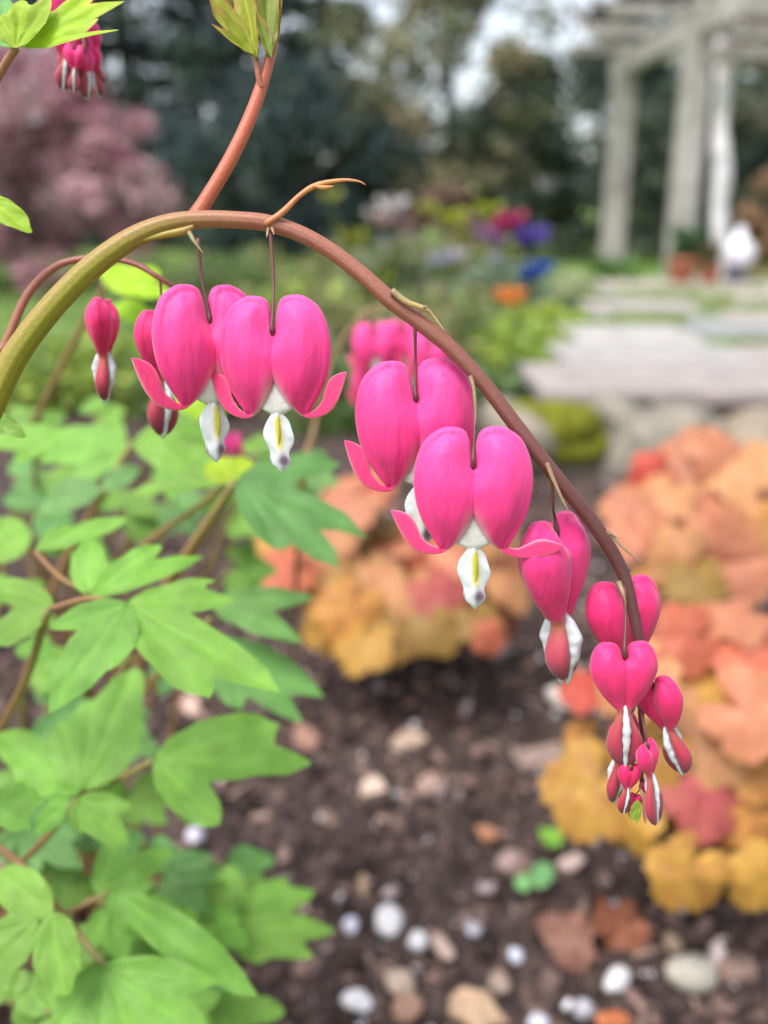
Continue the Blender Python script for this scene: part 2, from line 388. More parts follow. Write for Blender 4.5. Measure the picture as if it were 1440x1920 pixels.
def leaflet_geo(B, n, tips, col, droop=.18, fold=.35, seed=0, nth=46, nr=8, edge=None):
    """one flat lobed leaflet fanned out from B in the plane of normal n; tips = [(3D tip, half width)]"""
    r = np.random.default_rng(seed)
    vec = [np.asarray(t) - B for t, _ in tips]; main = max(vec, key=np.linalg.norm)
    e1 = nrm(main - n * (main @ n)); e2 = np.cross(n, e1)
    ang = [math.atan2(v_ @ e2, v_ @ e1) for v_ in vec]; Ls = [np.linalg.norm(v_) for v_ in vec]; ws = [t[1] for t in tips]
    lo, hi = min(ang) - 1.25, max(ang) + 1.25
    th = np.linspace(lo, hi, nth)
    th = np.unique(np.sort(np.r_[th, ang]))
    nth = len(th)
    rr = np.full(nth, 1e-5); near = np.full(nth, 9.0); Lm = max(Ls)
    for a, L, wd in zip(ang, Ls, ws):
        dl, rad = lens_polar(L, wd)
        d = np.abs(th - a); q = np.interp(d, dl, rad, right=0.0); rr = np.maximum(rr, q)
        near = np.minimum(near, d)
    rr *= 1 + .025 * np.sin(th * 23 + seed)
    V = [B.copy()]; C = [np.asarray(col) * .95]
    fr = np.linspace(0, 1, nr + 1)[1:]
    ph = r.uniform(0, 6.28, 3)
    for fq in fr:
        for k in range(nth):
            rho = rr[k] * fq
            x, y = rho * math.cos(th[k]), rho * math.sin(th[k])
            z = Lm * (-droop * (rho / Lm) ** 2) + fold * rho * min(near[k], .6) * (1 - .4 * fq) + .02 * Lm * math.sin(5 * x / Lm * 3 + ph[0]) * math.sin(4 * y / Lm * 3 + ph[1]) + .012 * Lm * math.sin(28 * th[k] + ph[2]) * fq * fq
            V.append(B + e1 * x + e2 * y + n * z)
            vein = math.exp(-(near[k] / .045) ** 2) * (1 - .5 * fq)
            side = .5 + .5 * math.cos(near[k] * 60 - fq * 22)
            c_ = np.asarray(col) * (1 + .22 * vein + .10 * (side - .5))
            if edge is not None:
                c_ = c_ + (np.asarray(edge) - c_) * fq ** 10
            C.append(c_)
    Fq = []
    for k in range(nth - 1): Fq.append((0, 1 + k, 2 + k))
    for i in range(nr - 1):
        for k in range(nth - 1):
            a = 1 + i * nth + k; Fq.append((a, a + nth, a + nth + 1, a + 1))
    return np.array(V), Fq, np.array(C)

GREEN = np.array((.165, .335, .050)); LIME = np.array((.30, .46, .018)); BLUEG = np.array((.115, .265, .068))
def leaflet(parent, bx, by, d, tips, col=None, tilt=.55, side=0., seed=0, droop=.15, fold=.3, name='leaflet', edge=None, mat=None):
    """tips: (px, py, half width px) of each lobe, cast onto the leaf's plane"""
    B = P(bx, by, d)
    n = nrm(-FWD * tilt + np.array([0, 0, 1]) * (1 - tilt) + RGT * side)
    T = []
    for (x, y, hw) in tips:
        ray = FWD + RGT * (x - 720) / F + UPC * (960 - y) / F
        den = ray @ n
        t = ((B - CAM) @ n) / den if abs(den) > .05 else d
        t = min(max(t, d * .72), d * 1.45)
        pt = CAM + ray * t
        T.append((pt, hw / F * t))
    col = GREEN if col is None else np.asarray(col)
    rs = np.random.default_rng(seed + 5)
    col = col * rs.uniform(.88, 1.14) * (1 + rs.normal(0, .04, 3))
    v, f, c = leaflet_geo(B, n, T, col, droop, fold, seed, edge=edge)
    return mk(name, v, f, mat or M['leaf'], parent, c)

# ------------------------------------------------------------------ flowers
PINK = np.array((.82, .040, .25)); DEEP = np.array((.64, .010, .125)); PALE = np.array((.85, .12, .45)); ROSEW = np.array((.78, .46, .52))  # PALE and DEEP carry painted highlight and shade besides petal colour
CORAL = np.array((.74, .045, .17)); DUSTY = np.array((.38, .05, .085)); DUSK = np.array((.19, .03, .07)); SALM = np.array((.46, .15, .10))

MATURE = [  # in x,y  out x,y  half depth   (photo pixels, origin at the notch)
    (38, 68, 38, 68, 0), (24, 66, 53, 67, 10), (13, 59, 71, 58, 20), (7, 45, 87, 44, 28), (4, 27, 98, 22, 34), (1, 8, 104, 1, 38), (-7, -10, 107, -20, 41),
    (-11, -30, 106, -45, 43), (-10, -55, 102, -70, 41), (-4, -80, 94, -94, 37), (6, -103, 83, -115, 30), (19, -125, 72, -133, 22), (33, -142, 65, -144, 14), (47, -153, 64, -147, 8)]
TIP = [(60, -158, 66, -146, 7), (78, -157, 77, -139, 8), (100, -148, 88, -125, 9), (114, -132, 92, -110, 9), (124, -112, 98, -94, 8), (131, -92, 108, -82, 7), (135, -78, 124, -75, 4), (135, -73, 134, -73, 0)]
TIPH = [(58, -160, 66, -148, 7), (78, -167, 80, -150, 8), (100, -168, 98, -142, 9), (122, -167, 118, -134, 10), (142, -161, 138, -136, 8), (156, -152, 154, -142, 5), (162, -146, 162, -146, 0)]
YOUNG = [
    (31, 23, 31, 23, 0), (21, 22, 42, 22, 9), (12, 18, 51, 15, 16), (7, 9, 58, 3, 22), (3, -2, 62, -13, 27), (-5, -18, 63, -30, 30), (-6, -36, 57, -49, 29),
    (-5, -54, 47, -69, 26), (-3, -74, 34, -88, 20), (-1, -94, 20, -103, 13)]
YTIP = [(0, -108, 13, -111, 10), (0, -122, 15, -124, 10), (0, -140, 23, -142, 13), (1, -160, 32, -162, 16), (1, -180, 34, -181, 16), (2, -198, 27, -200, 13), (3, -212, 16, -213, 8), (8, -219, 9, -219, 0)]

def petal_geo(secs, nbody, kind, ns=46, m=22, tiprot=0.0, tiplen=1.0, seed=0, groove=3.0, wide=1.0):
    S = np.array(secs, float); S[:, [0, 2]] *= 1
    if tiprot or tiplen != 1:
        piv = S[nbody - 1, [0, 1]]; ca, sa = math.cos(tiprot), math.sin(tiprot)
        for i in range(nbody, len(S)):
            g = min(1, (i - nbody + 1) / 3)
            for q in (0, 2):
                d = (S[i, [q, q + 1]] - piv) * (1 + (tiplen - 1) * g)
                a = tiprot * g; ca, sa = math.cos(a), math.sin(a)
                S[i, q] = piv[0] + d[0] * ca - d[1] * sa; S[i, q + 1] = piv[1] + d[0] * sa + d[1] * ca
    # denser samples near the rounded ends
    u = np.linspace(0, 1, ns); u = u + .0 * u
    Q = spline(S, ns); Q[:, 4] = np.maximum(Q[:, 4], 0)
    # square-root opening at the top of the lobe
    th = np.linspace(0, 2 * math.pi, m, endpoint=False); t = np.cos(th); sn = np.sin(th)
    sfrac = np.linspace(0, len(S) - 1, ns)
    body = sfrac <= nbody - 1
    notch_k = np.argmax(np.array(secs)[:, 1] < 5)
    rim = np.vstack([spline(S[:notch_k + 1, 0:2], 14)[::-1], spline(S[:nbody - 1, 2:4], 34)])
    V, C, W = [], [], []; gs = 1.0 if kind == 'mature' else .6
    r = np.random.default_rng(seed); ph = r.uniform(0, 6.28, 4)
    for i in range(ns):
        a, b, hd = Q[i, 0:2], Q[i, 2:4], Q[i, 4]
        mid, half = (a + b) / 2, (b - a) / 2
        for k in range(m):
            xy = mid + half * t[k]
            bf = 1.0 if body[i] else 0.0
            z = hd * np.sign(sn[k]) * abs(sn[k]) ** ((.62 + (.2 * t[k] if t[k] > 0 else (-.34 * t[k] * (1 - 1.55 * float(sm(-xy[1], -6 * gs, 26 * gs)))))) if bf else .85)
            if bf and groove:
                dist = np.min(np.hypot(*(rim - xy).T)) / gs
                z *= .72 + .28 * float(sm(dist, 8, 36))
                z -= np.sign(z) * min(abs(z) * .6, groove * math.exp(-((dist - 13) / 4.5) ** 2) + .45 * groove * math.exp(-((dist - 27) / 5) ** 2))
                z += np.sign(z) * min(abs(z) * .2, .7 * gs * (math.sin(t[k] * 9 + ph[0] + .02 * xy[1]) + .6 * math.sin(t[k] * 21 + ph[1] + .03 * xy[1])) * abs(sn[k]))
            if not bf and kind == 'mature':
                z -= .45 * hd * (1 - t[k] ** 2) * (1 if sn[k] > 0 else -.2)   # hollow, spoon-like tip
            V.append((xy[0], xy[1], z)); W.append((sfrac[i], t[k], sn[k], bf))
    return np.array(V), grid_faces(ns, m), np.array(W)

def sm(x, a, b):
    t = np.clip((np.asarray(x, float) - a) / (b - a), 0, 1); return t * t * (3 - 2 * t)

def mixc(a, b, t):
    t = np.asarray(t)[:, None]; return np.asarray(a) * (1 - t) + np.asarray(b) * t

def flower(parent, px, py, d, scale=1.0, yaw=0., roll=0., kind='mature', pedicel=None, tips=((0, 1), (0, 1)), deep=0.0, innerskew=0., name='flower', label=None, ped_r=3.2, lean=.5, inner=True, smallring=False):
    """heart flower hanging from photo pixel px,py (its notch) at depth d"""
    O = P(px, py, d); k = d / F * scale
    fl = empty(name, O, parent)
    if label: fl['label'] = label
    Yv = nrm(UPC * lean + np.array([0, 0, 1]) * (1 - lean)); Zv = nrm(-FWD - Yv * (-FWD @ Yv)); Xv = np.cross(Yv, Zv)
    cr, sr = math.cos(roll), math.sin(roll); Xr, Yr = Xv * cr + Yv * sr, Yv * cr - Xv * sr
    cy, sy = math.cos(yaw), math.sin(yaw); X2, Z2 = Xr * cy - Zv * sy, Zv * cy + Xr * sy
    vs_ = 1 / max(.9, abs(Yv @ UPC))
    def put(V): return O + k * (V[:, :1] * X2 + V[:, 1:2] * Yr * vs_ + V[:, 2:3] * Z2)
    S, T = (MATURE, TIP) if kind == 'mature' else (YOUNG, YTIP)
    ns, mm = (32, 18) if smallring else (58, 36)
    for sgn, (rot, tl) in zip((-1, 1), tips):
        TT = TIPH if rot == 'flat' else T; rot = 0 if rot == 'flat' else rot
        V, f, Wt = petal_geo(S + TT, len(S), kind, ns=ns, m=mm, tiprot=rot, tiplen=tl, seed=int(px + py + sgn), groove=5.0 if kind == 'mature' else 2.2)
        y = V[:, 1]; t = Wt[:, 1]; bf = Wt[:, 3]; top = S[0][1]
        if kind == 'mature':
            c = mixc(PALE, PINK, sm(-y, -70, 60)); c = mixc(c[0] * 0 + PINK, DEEP, sm(-y, 30, 160) * .85) * .65 + c * .35  # petal gradient, with sky highlight painted into the tops and shading into the bottoms
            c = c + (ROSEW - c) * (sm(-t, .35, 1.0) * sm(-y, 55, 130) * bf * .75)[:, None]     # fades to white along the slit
            tipw = 1 - bf
            c = c + (CORAL - c) * (tipw * .75)[:, None]
            c = c + (np.array((.9, .45, .45)) - c) * (tipw * np.abs(t) ** 8 * .55)[:, None]
        else:
            c = mixc(PINK, DEEP, sm(-y, -10, 100) * .75)
            sf = Wt[:, 0]; nb = len(S) - 1
            tw = sm(sf, nb - .6, nb + 1.6)
            tipc = mixc(SALM, DUSTY, sm(sf, nb + 1, nb + 4)); tipc = tipc + (DUSK - tipc) * (sm(sf, nb + 4.2, nb + 7))[:, None]
            c = c * (1 - tw[:, None]) + tipc * tw[:, None]
        vein = .5 + .5 * np.sin(t * 26 + np.sin(y * .05) * 1.5)
        vein2 = .5 + .5 * np.sin(t * 61 + np.sin(y * .09 + px) * 2.2); c = c * (1 - .10 * (vein * bf) - .06 * (vein2 * bf))[:, None]
        if deep: c = c + (c * np.array((.86, .25, .45)) - c) * deep
        V[:, 0] *= sgn
        if sgn < 0: f = [q[::-1] for q in f]
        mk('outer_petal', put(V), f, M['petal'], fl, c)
    if inner and kind == 'mature':
        # pale throat between the pouches, then the ruffled pair of inner petals
        rows = np.array([(-38, 3, 8), (-70, 8, 12), (-100, 15, 14), (-121, 24, 14), (-135, 30, 13), (-142, 28, 12), (-147, 18, 10), (-152, 11, 9)], float)
        plate = np.array([(-148, 9, 9), (-156, 17, 10), (-166, 24, 10), (-180, 28, 9), (-196, 29, 8), (-210, 25, 9), (-219, 20.5, 10), (-226, 19, 11), (-234, 20, 11), (-243, 18, 9), (-251, 11, 7), (-258, 4, 3), (-261, 1, 1)], float)
        for nm, rw, n_ in (('throat', rows, 18), ('inner_petal', plate, 48)):
            q = spline(rw, n_); m = 28; th = np.linspace(0, 2 * math.pi, m, endpoint=False)
            V, C = [], []
            for i, (yy, hw, hd) in enumerate(q):
                hw = max(hw, .8); hd = max(hd, .6)
                sk = innerskew * max(0, -150 - yy) * .25
                for a in th:
                    t = math.cos(a); z = hd * np.sign(math.sin(a)) * abs(math.sin(a)) ** .8
                    ru = 1 + (.05 * math.sin(yy * .13 + (2 if t > 0 else 0)) if nm == 'inner_petal' else 0)
                    if nm == 'inner_petal': z *= (.35 + .65 * math.exp(-(t / .42) ** 2)); z += 2.2 * math.sin(yy * .14 + t * 3) * abs(t)
                    x = hw * t * ru + sk
                    V.append((x, yy, z + (4 if nm == 'inner_petal' else 0)))
                    if nm == 'throat':
                        c = np.array((.74, .70, .70)) + (np.array((.8, .26, .4)) - np.array((.74, .7, .7))) * float(sm(yy, -112, -60)) * .8
                    else:
                        c = np.array((.72, .74, .78))
                        yel = math.exp(-((hw * t - 3) / 6.0) ** 2) * float(sm(-yy, 150, 163)) * (1 - float(sm(-yy, 205, 226)))
                        c = c + (np.array((.72, .58, .02)) - c) * min(1, yel * 1.05)
                        pur = 1.1 * math.exp(-((hw * t - 9) / 10) ** 2 - ((yy + 236) / 12) ** 2) + .75 * float(t < -.8) * math.exp(-((yy + 236) / 9) ** 2)
                        c = c + (np.array((.17, .06, .15)) - c) * min(.85, pur)
                    C.append(c)
            mk(nm, put(np.array(V)), grid_faces(n_, m), M['inner'], fl, np.array(C))
        # two raised yellow-green ribs down the middle
        ribv, ribc = [], []
        v1, f1 = tube_geo([(4, -152, 11), (5, -170, 13.5), (5, -190, 13), (3, -212, 11)], [1.6, 2.4, 2.4, .8], 14, 8)
        mk('inner_rib', put(v1), f1, M['inner'], fl, np.tile((.50, .48, .02), (len(v1), 1)))
    elif inner:
        for sgn in (-1, 1):                             # white crests front and back
            u_ = np.linspace(0, 1, 12); rows = np.c_[-93 - 132 * u_, 4 + 27 * np.sin(math.pi * np.minimum(1, u_ ** .72)) ** 1.1 * (1 - .3 * u_) + 2 * u_, np.r_[2, 4.5, 6.5, 8, 9, 9, 8.5, 7.5, 6.5, 5.5, 4.5, 1.2]]
            n_, m = 40, 16; q = spline(rows, n_); th = np.linspace(0, 2 * math.pi, m, endpoint=False); V, C = [], []
            for yy, zo, hx in q:
                z0 = zo * .25
                for a in th:
                    t = math.cos(a); z = (z0 + zo) / 2 + (zo - z0) / 2 * t
                    x = max(hx, .6) * math.sin(a) * (.55 + .5 * (t + 1) / 2) * (1 + .10 * math.sin(yy * .3))
                    V.append((x, -104 + (yy + 104) * (tips[0][1] if yy < -104 else 1), sgn * (z + 1.0 * math.sin(yy * .17)))); C.append(np.array((.68, .70, .76)) + (np.array((.5, .46, .36)) - np.array((.68, .70, .76))) * float(sm(-yy, 214, 228)))
            mk('inner_petal', put(np.array(V)), grid_faces(n_, m), M['inner'], fl, np.array(C))
    if pedicel:
        zped = (17 if kind == 'mature' else 13) * max(.15, math.cos(yaw)) ** 2
        pts = [P(*q) for q in pedicel] + [O + Yr * k * 22 + Z2 * k * zped * .8, O + Yr * k * 5 + Z2 * k * zped, O - Yr * k * 5 + Z2 * k * zped * .6]
        pr = np.array([ped_r * 1.0] + [ped_r * .85] * (len(pedicel) - 1) + [ped_r * 1.05, ped_r * 1.8, ped_r * 1.5]) * PXF
        pr[0] *= 1.2
        tube('pedicel', pts, pr, M['stem'], fl, 20, 10, cols=[(.15, .05, .04), (.10, .035, .035), (.09, .025, .03)])
    return fl

# ================================================================== MAIN SPRAY (in focus)
D0 = FOCUS
main = tag(empty('bleeding_heart_spray', (-.30, .54, 0)), 'sharp arching stem hung with a row of pink bleeding heart flowers', 'flower stem', 'arching bleeding heart sprays')
MS = [(-40, 812, 25), (0, 722, 24.5), (30, 664, 24), (80, 596, 23), (140, 530, 22), (200, 478, 21), (260, 440, 19.5), (320, 418, 17.5), (380, 411, 16), (440, 412, 15.5), (500, 418, 15.5), (560, 437, 15), (620, 470, 14.5), (680, 516, 15), (730, 561, 15.5),
      (790, 607, 15), (850, 657, 14.5), (910, 722, 14), (960, 788, 14), (1010, 853, 14), (1060, 915, 13.5), (1108, 975, 13.5), (1148, 1035, 13), (1172, 1085, 12), (1186, 1140, 11), (1196, 1190, 10), (1204, 1240, 7.5), (1205, 1290, 6.5), (1202, 1335, 6), (1206, 1380, 5), (1204, 1430, 4), (1202, 1480, 3)]
mcol = []
for i, (x, y, r) in enumerate(MS):
    a = float(sm(x, 120, 520)); b = float(sm(x, 620, 1180))
    c = np.array((.25, .22, .020)) * (1 - a) + np.array((.29, .105, .072)) * a
    c = c * (1 - b) + np.array((.105, .034, .034)) * b
    mcol.append(c)
ROOT = np.array([-.30, .54, -.02])
tube('stem', [ROOT, np.array([-.25, .42, .25]), np.array([-.165, .305, .47]), P(-62, 868, D0), P(-40, 812, D0), P(-22, 770, D0)], np.array([.0052, .0048, .0042, .0037, .00357, .0033]), M['stem'], main, 40, 20, cols=[(.25, .22, .02)] * 3)
v, f = tube_geo([P(x, y, D0 + .004 * float(sm(x, 1000, 1200))) for x, y, r in MS], [r * PXF for _, _, r in MS], 190, 28, ribs=.035, nrib=9)
cc = np.repeat(spline(np.array(mcol), 190), 28, 0)
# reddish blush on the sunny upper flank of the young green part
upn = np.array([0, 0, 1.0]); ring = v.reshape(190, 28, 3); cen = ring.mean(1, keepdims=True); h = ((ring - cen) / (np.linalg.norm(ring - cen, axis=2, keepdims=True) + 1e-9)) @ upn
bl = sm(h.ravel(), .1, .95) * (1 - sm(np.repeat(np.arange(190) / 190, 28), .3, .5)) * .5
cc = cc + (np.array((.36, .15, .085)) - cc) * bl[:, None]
mk('stem', v, f, M['stem'], main, cc)

# petiole with the unfolding leaf bud above the arch
CORALST = [(.36, .10, .055), (.52, .12, .07), (.48, .13, .08), (.36, .17, .07)]
tube('petiole', [P(366, 408, D0 + .002), P(388, 372, D0 + .002), P(428, 305, D0 + .002), P(462, 236, D0 + .002), (P(488, 168, D0 + .002)), P(510, 92, D0 + .002), P(521, 20, D0 + .003), P(522, -60, D0 + .003)], np.array([17, 14, 13.5, 13, 12, 9.5, 6, 4]) * PXF, M['stem'], main, 60, 16, cols=CORALST, ribs=.02)
tube('petiole', [P(490, 165, D0 + .001), P(484, 140, D0), P(480, 112, D0), P(470, 92, D0)], np.array([6, 5.5, 5.5, 4]) * PXF, M['stem'], main, 20, 10, cols=[(.42, .13, .08), (.4, .14, .09), (.34, .2, .06)])
bud = empty('leaf_bud', P(485, 105, D0), main); bud['label'] = 'yellow green leaf bud unfolding on the coral red stalk'
YG = np.array((.28, .33, .03)); OG = np.array((.15, .2, .03))
for i, (b, tips, cq, sd_, dz) in enumerate([
    ((478, 108), [(382, -12, 20), (408, 40, 14)], YG * 1.15, .35, 0), ((476, 106), [(425, -25, 21)], OG, .1, .002), ((480, 108), [(455, -50, 22)], YG, -.25, -.002),
    ((505, 108), [(492, -60, 21)], OG * 1.2, .3, -.004), ((510, 105), [(470, -30, 18), (520, -70, 18)], YG * .85, -.1, -.001), ((508, 108), [(478, 30, 13)], OG * 1.1, .45, -.005), ((512, 100), [(528, -40, 10)], OG, -.6, 0), ((474, 102), [(402, 20, 12), (390, 48, 7)], YG * 1.1, .5, -.003)]):
    leaflet(bud, *b, D0 + dz, tips, cq, tilt=.85, side=sd_, seed=40 + i, droop=-.12, fold=.9, edge=(.45, .17, .07))

# bracts: slender scale leaves
def bract(parent, pts, rad, cols, d=D0):
    tube('bract', [P(x, y, d - dz) for x, y, dz in pts], np.array(rad) * PXF, M['stem'], parent, 22, 8, cols=cols)
BC = [(.20, .13, .07), (.30, .2, .12), (.26, .14, .10)]
bract(main, [(498, 420, .002), (530, 398, .003), (560, 368, .003), (592, 348, .003), (640, 338, .003), (672, 340, .003), (686, 347, .003)], [6, 6, 4.5, 5.5, 3.4, 2, .8], [(.5, .2, .1), (.55, .2, .08), (.55, .24, .08), (.5, .15, .1)])
bract(main, [(590, 349, .004), (608, 352, .004), (626, 349, .004)], [3, 4.5, 1], [(.5, .2, .08), (.55, .25, .08)])
bract(main, [(355, 436, .003), (364, 452, .004), (380, 474, .004)], [5, 4, .8], [(.2, .18, .06), (.28, .24, .12)])
bract(main, [(262, 452, .001), (310, 440, .001), (345, 433, .001), (364, 424, .001)], [3, 7, 8, 5], [(.25, .21, .02), (.29, .2, .03), (.28, .16, .05)])
bract(main, [(503, 428, .003), (501, 440, .004), (500, 446, .004)], [3, 2, .6], BC)
bract(main, [(510, 428, .003), (514, 440, .004)], [3.5, 1], BC)
bract(main, [(735, 545, .003), (762, 566, .0035), (796, 579, .003), (812, 592, .002), (834, 621, .002)], [7, 6, 5, 2.4, 1], [(.22, .16, .09), (.42, .3, .13), (.46, .3, .16), (.4, .28, .16)])
bract(main, [(794, 577, .004), (801, 572, .004)], [3, .8], BC)
bract(main, [(882, 706, .003), (888, 728, .004), (892, 765, .004), (891, 800, .004)], [5, 3.5, 2.2, .8], BC)
bract(main, [(1025, 868, .004), (1038, 900, .005), (1056, 940, .005), (1070, 966, .005)], [5, 4, 2.4, 1], BC)
bract(main, [(1138, 995, .003), (1160, 1018, .004), (1184, 1040, .004), (1203, 1056, .004)], [4, 3, 2, 1], BC)
bract(main, [(1145, 1000, .004), (1163, 1010, .005)], [3, .8], BC)
bract(main, [(1160, 1092, .006), (1168, 1112, .008), (1174, 1134, .008)], [6, 3.5, 1], BC)

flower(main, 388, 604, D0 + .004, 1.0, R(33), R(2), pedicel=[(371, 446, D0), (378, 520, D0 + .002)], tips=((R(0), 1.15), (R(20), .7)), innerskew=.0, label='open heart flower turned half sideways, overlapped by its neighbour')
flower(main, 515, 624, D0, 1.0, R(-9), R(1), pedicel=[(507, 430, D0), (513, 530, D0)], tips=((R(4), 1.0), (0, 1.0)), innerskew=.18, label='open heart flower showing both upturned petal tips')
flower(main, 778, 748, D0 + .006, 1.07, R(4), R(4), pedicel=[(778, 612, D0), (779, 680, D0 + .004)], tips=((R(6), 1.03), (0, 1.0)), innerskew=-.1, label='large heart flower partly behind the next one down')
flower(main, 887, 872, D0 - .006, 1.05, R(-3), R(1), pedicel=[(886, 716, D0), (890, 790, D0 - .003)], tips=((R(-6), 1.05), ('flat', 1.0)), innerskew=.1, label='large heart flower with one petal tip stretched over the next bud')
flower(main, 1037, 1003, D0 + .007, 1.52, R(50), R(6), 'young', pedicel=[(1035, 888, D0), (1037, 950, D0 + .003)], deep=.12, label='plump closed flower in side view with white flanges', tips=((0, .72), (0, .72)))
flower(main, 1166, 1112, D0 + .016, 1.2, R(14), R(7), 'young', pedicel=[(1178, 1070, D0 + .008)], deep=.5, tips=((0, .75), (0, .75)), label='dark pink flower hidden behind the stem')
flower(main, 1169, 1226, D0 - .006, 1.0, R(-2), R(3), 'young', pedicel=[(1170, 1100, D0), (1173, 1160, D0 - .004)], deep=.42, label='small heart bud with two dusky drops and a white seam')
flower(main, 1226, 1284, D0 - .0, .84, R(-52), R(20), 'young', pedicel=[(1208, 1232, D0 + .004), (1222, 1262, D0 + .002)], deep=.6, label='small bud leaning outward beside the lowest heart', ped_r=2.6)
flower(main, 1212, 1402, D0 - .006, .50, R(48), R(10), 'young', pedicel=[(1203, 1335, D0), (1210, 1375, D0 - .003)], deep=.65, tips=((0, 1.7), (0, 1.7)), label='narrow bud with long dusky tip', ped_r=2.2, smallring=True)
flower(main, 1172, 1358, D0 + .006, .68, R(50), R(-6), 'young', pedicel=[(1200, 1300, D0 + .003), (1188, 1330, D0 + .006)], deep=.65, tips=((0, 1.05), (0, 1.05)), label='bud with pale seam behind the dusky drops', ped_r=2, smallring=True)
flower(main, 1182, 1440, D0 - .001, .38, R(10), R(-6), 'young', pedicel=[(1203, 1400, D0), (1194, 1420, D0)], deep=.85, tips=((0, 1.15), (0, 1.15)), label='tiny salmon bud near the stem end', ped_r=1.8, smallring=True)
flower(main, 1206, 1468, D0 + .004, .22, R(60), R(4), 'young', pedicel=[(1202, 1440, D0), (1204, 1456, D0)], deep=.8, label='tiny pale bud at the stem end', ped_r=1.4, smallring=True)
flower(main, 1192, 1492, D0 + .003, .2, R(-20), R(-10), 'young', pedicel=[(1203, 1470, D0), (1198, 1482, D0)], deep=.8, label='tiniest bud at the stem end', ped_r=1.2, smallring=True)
for i, (b, t, c_) in enumerate([((1196, 1500), [(1185, 1540, 9), (1196, 1545, 7)], (.22, .3, .04)), ((1208, 1490), [(1212, 1545, 6)], (.36, .18, .13)), ((1200, 1478), [(1222, 1528, 5)], (.4, .24, .17))]):
    leaflet(main, *b, D0 - .002, t, c_, .9, seed=70 + i, name='bract')

# ================================================================== SECOND SPRAY, just behind
D1 = .285
sp2 = tag(empty('bleeding_heart_spray', (-.27, .60, 0)), 'thin reddish stem with narrow half-open flowers behind the sharp arch', 'flower stem', 'arching bleeding heart sprays')
tube('stem', [np.array([-.27, .60, -.02]), np.array([-.22, .46, .28]), np.array([-.165, .33, .52]), P(-40, 740, D1), P(8, 650, D1), P(50, 555, D1), P(100, 503, D1), (P(150, 486, D1)), P(200, 484, D1), P(255, 496, D1), P(300, 522, D1), P(345, 552, D1 + .004)], np.array([14, 12, 10.5, 9, 8.5, 8, 7, 6.5, 6, 5.5, 5, 4]) * D1 / F, M['stem'], sp2, 90, 12, cols=[(.30, .17, .07), (.34, .13, .08), (.25, .08, .06), (.22, .06, .06)])
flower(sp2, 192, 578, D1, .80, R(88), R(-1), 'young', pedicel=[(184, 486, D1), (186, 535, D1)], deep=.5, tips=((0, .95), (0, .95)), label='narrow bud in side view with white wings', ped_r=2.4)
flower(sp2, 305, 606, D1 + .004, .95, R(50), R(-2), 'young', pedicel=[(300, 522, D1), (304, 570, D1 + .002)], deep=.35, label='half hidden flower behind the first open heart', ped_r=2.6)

# ================================================================== THIRD SPRAY (upper left)
D2 = .30
sp3 = tag(empty('bleeding_heart_spray', (-.36, .62, 0)), 'cluster of narrow pink buds dangling behind a lime leaf', 'flower stem', 'arching bleeding heart sprays')
tube('stem', [np.array([-.36, .62, -.02]), np.array([-.31, .52, .35]), np.array([-.22, .42, .70]), P(-40, -140, D2 + .03), P(30, -190, D2), P(90, -170, D2), P(130, -110, D2), P(150, -40, D2), P(155, 30, D2), P(158, 100, D2)], np.array([14, 13, 11, 9, 8, 7, 6, 5, 4, 3]) * D2 / F, M['stem'], sp3, 40, 10, cols=[(.3, .14, .07), (.22, .08, .06)])
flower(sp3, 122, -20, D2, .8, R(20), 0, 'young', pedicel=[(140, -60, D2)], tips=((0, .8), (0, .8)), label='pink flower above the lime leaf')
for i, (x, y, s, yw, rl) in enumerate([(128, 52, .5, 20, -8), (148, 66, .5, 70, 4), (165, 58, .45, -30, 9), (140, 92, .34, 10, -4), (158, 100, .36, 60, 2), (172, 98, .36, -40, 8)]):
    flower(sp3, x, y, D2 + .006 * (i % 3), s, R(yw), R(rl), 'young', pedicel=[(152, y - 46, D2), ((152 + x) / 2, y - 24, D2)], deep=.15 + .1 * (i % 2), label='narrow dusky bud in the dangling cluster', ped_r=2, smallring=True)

# ================================================================== FAR SPRAY (blurred pink behind the arch)
D3 = .60
sp4 = tag(empty('bleeding_heart_spray', G(545, 1400, 0)), 'blurred pink blossoms glimpsed behind the arch above a large heart', 'flower stem', 'arching bleeding heart sprays')
tube('stem', [G(545, 1400, -.02), P(560, 1000, D3 + .02), P(590, 800, D3), P(630, 660, D3), P(690, 585, D3), P(770, 580, D3), P(850, 640, D3)], np.array([7, 6, 5, 4, 3.5, 3, 2]) * D3 / F, M['stem'], sp4, 40, 8, cols=[(.24, .16, .06), (.25, .12, .07)])
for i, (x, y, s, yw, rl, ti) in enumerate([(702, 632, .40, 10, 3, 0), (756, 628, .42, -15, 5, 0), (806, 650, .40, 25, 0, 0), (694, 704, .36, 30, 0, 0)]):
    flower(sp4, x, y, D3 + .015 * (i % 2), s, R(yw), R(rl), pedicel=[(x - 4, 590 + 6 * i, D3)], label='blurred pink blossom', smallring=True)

flower(sp4, 432, 826, D3 - .02, .22, R(30), 0, pedicel=[(590, 800, D3), (520, 770, D3 - .01), (440, 790, D3 - .02)], label='small blurred pink blossom low over the lime leaf', smallring=True)

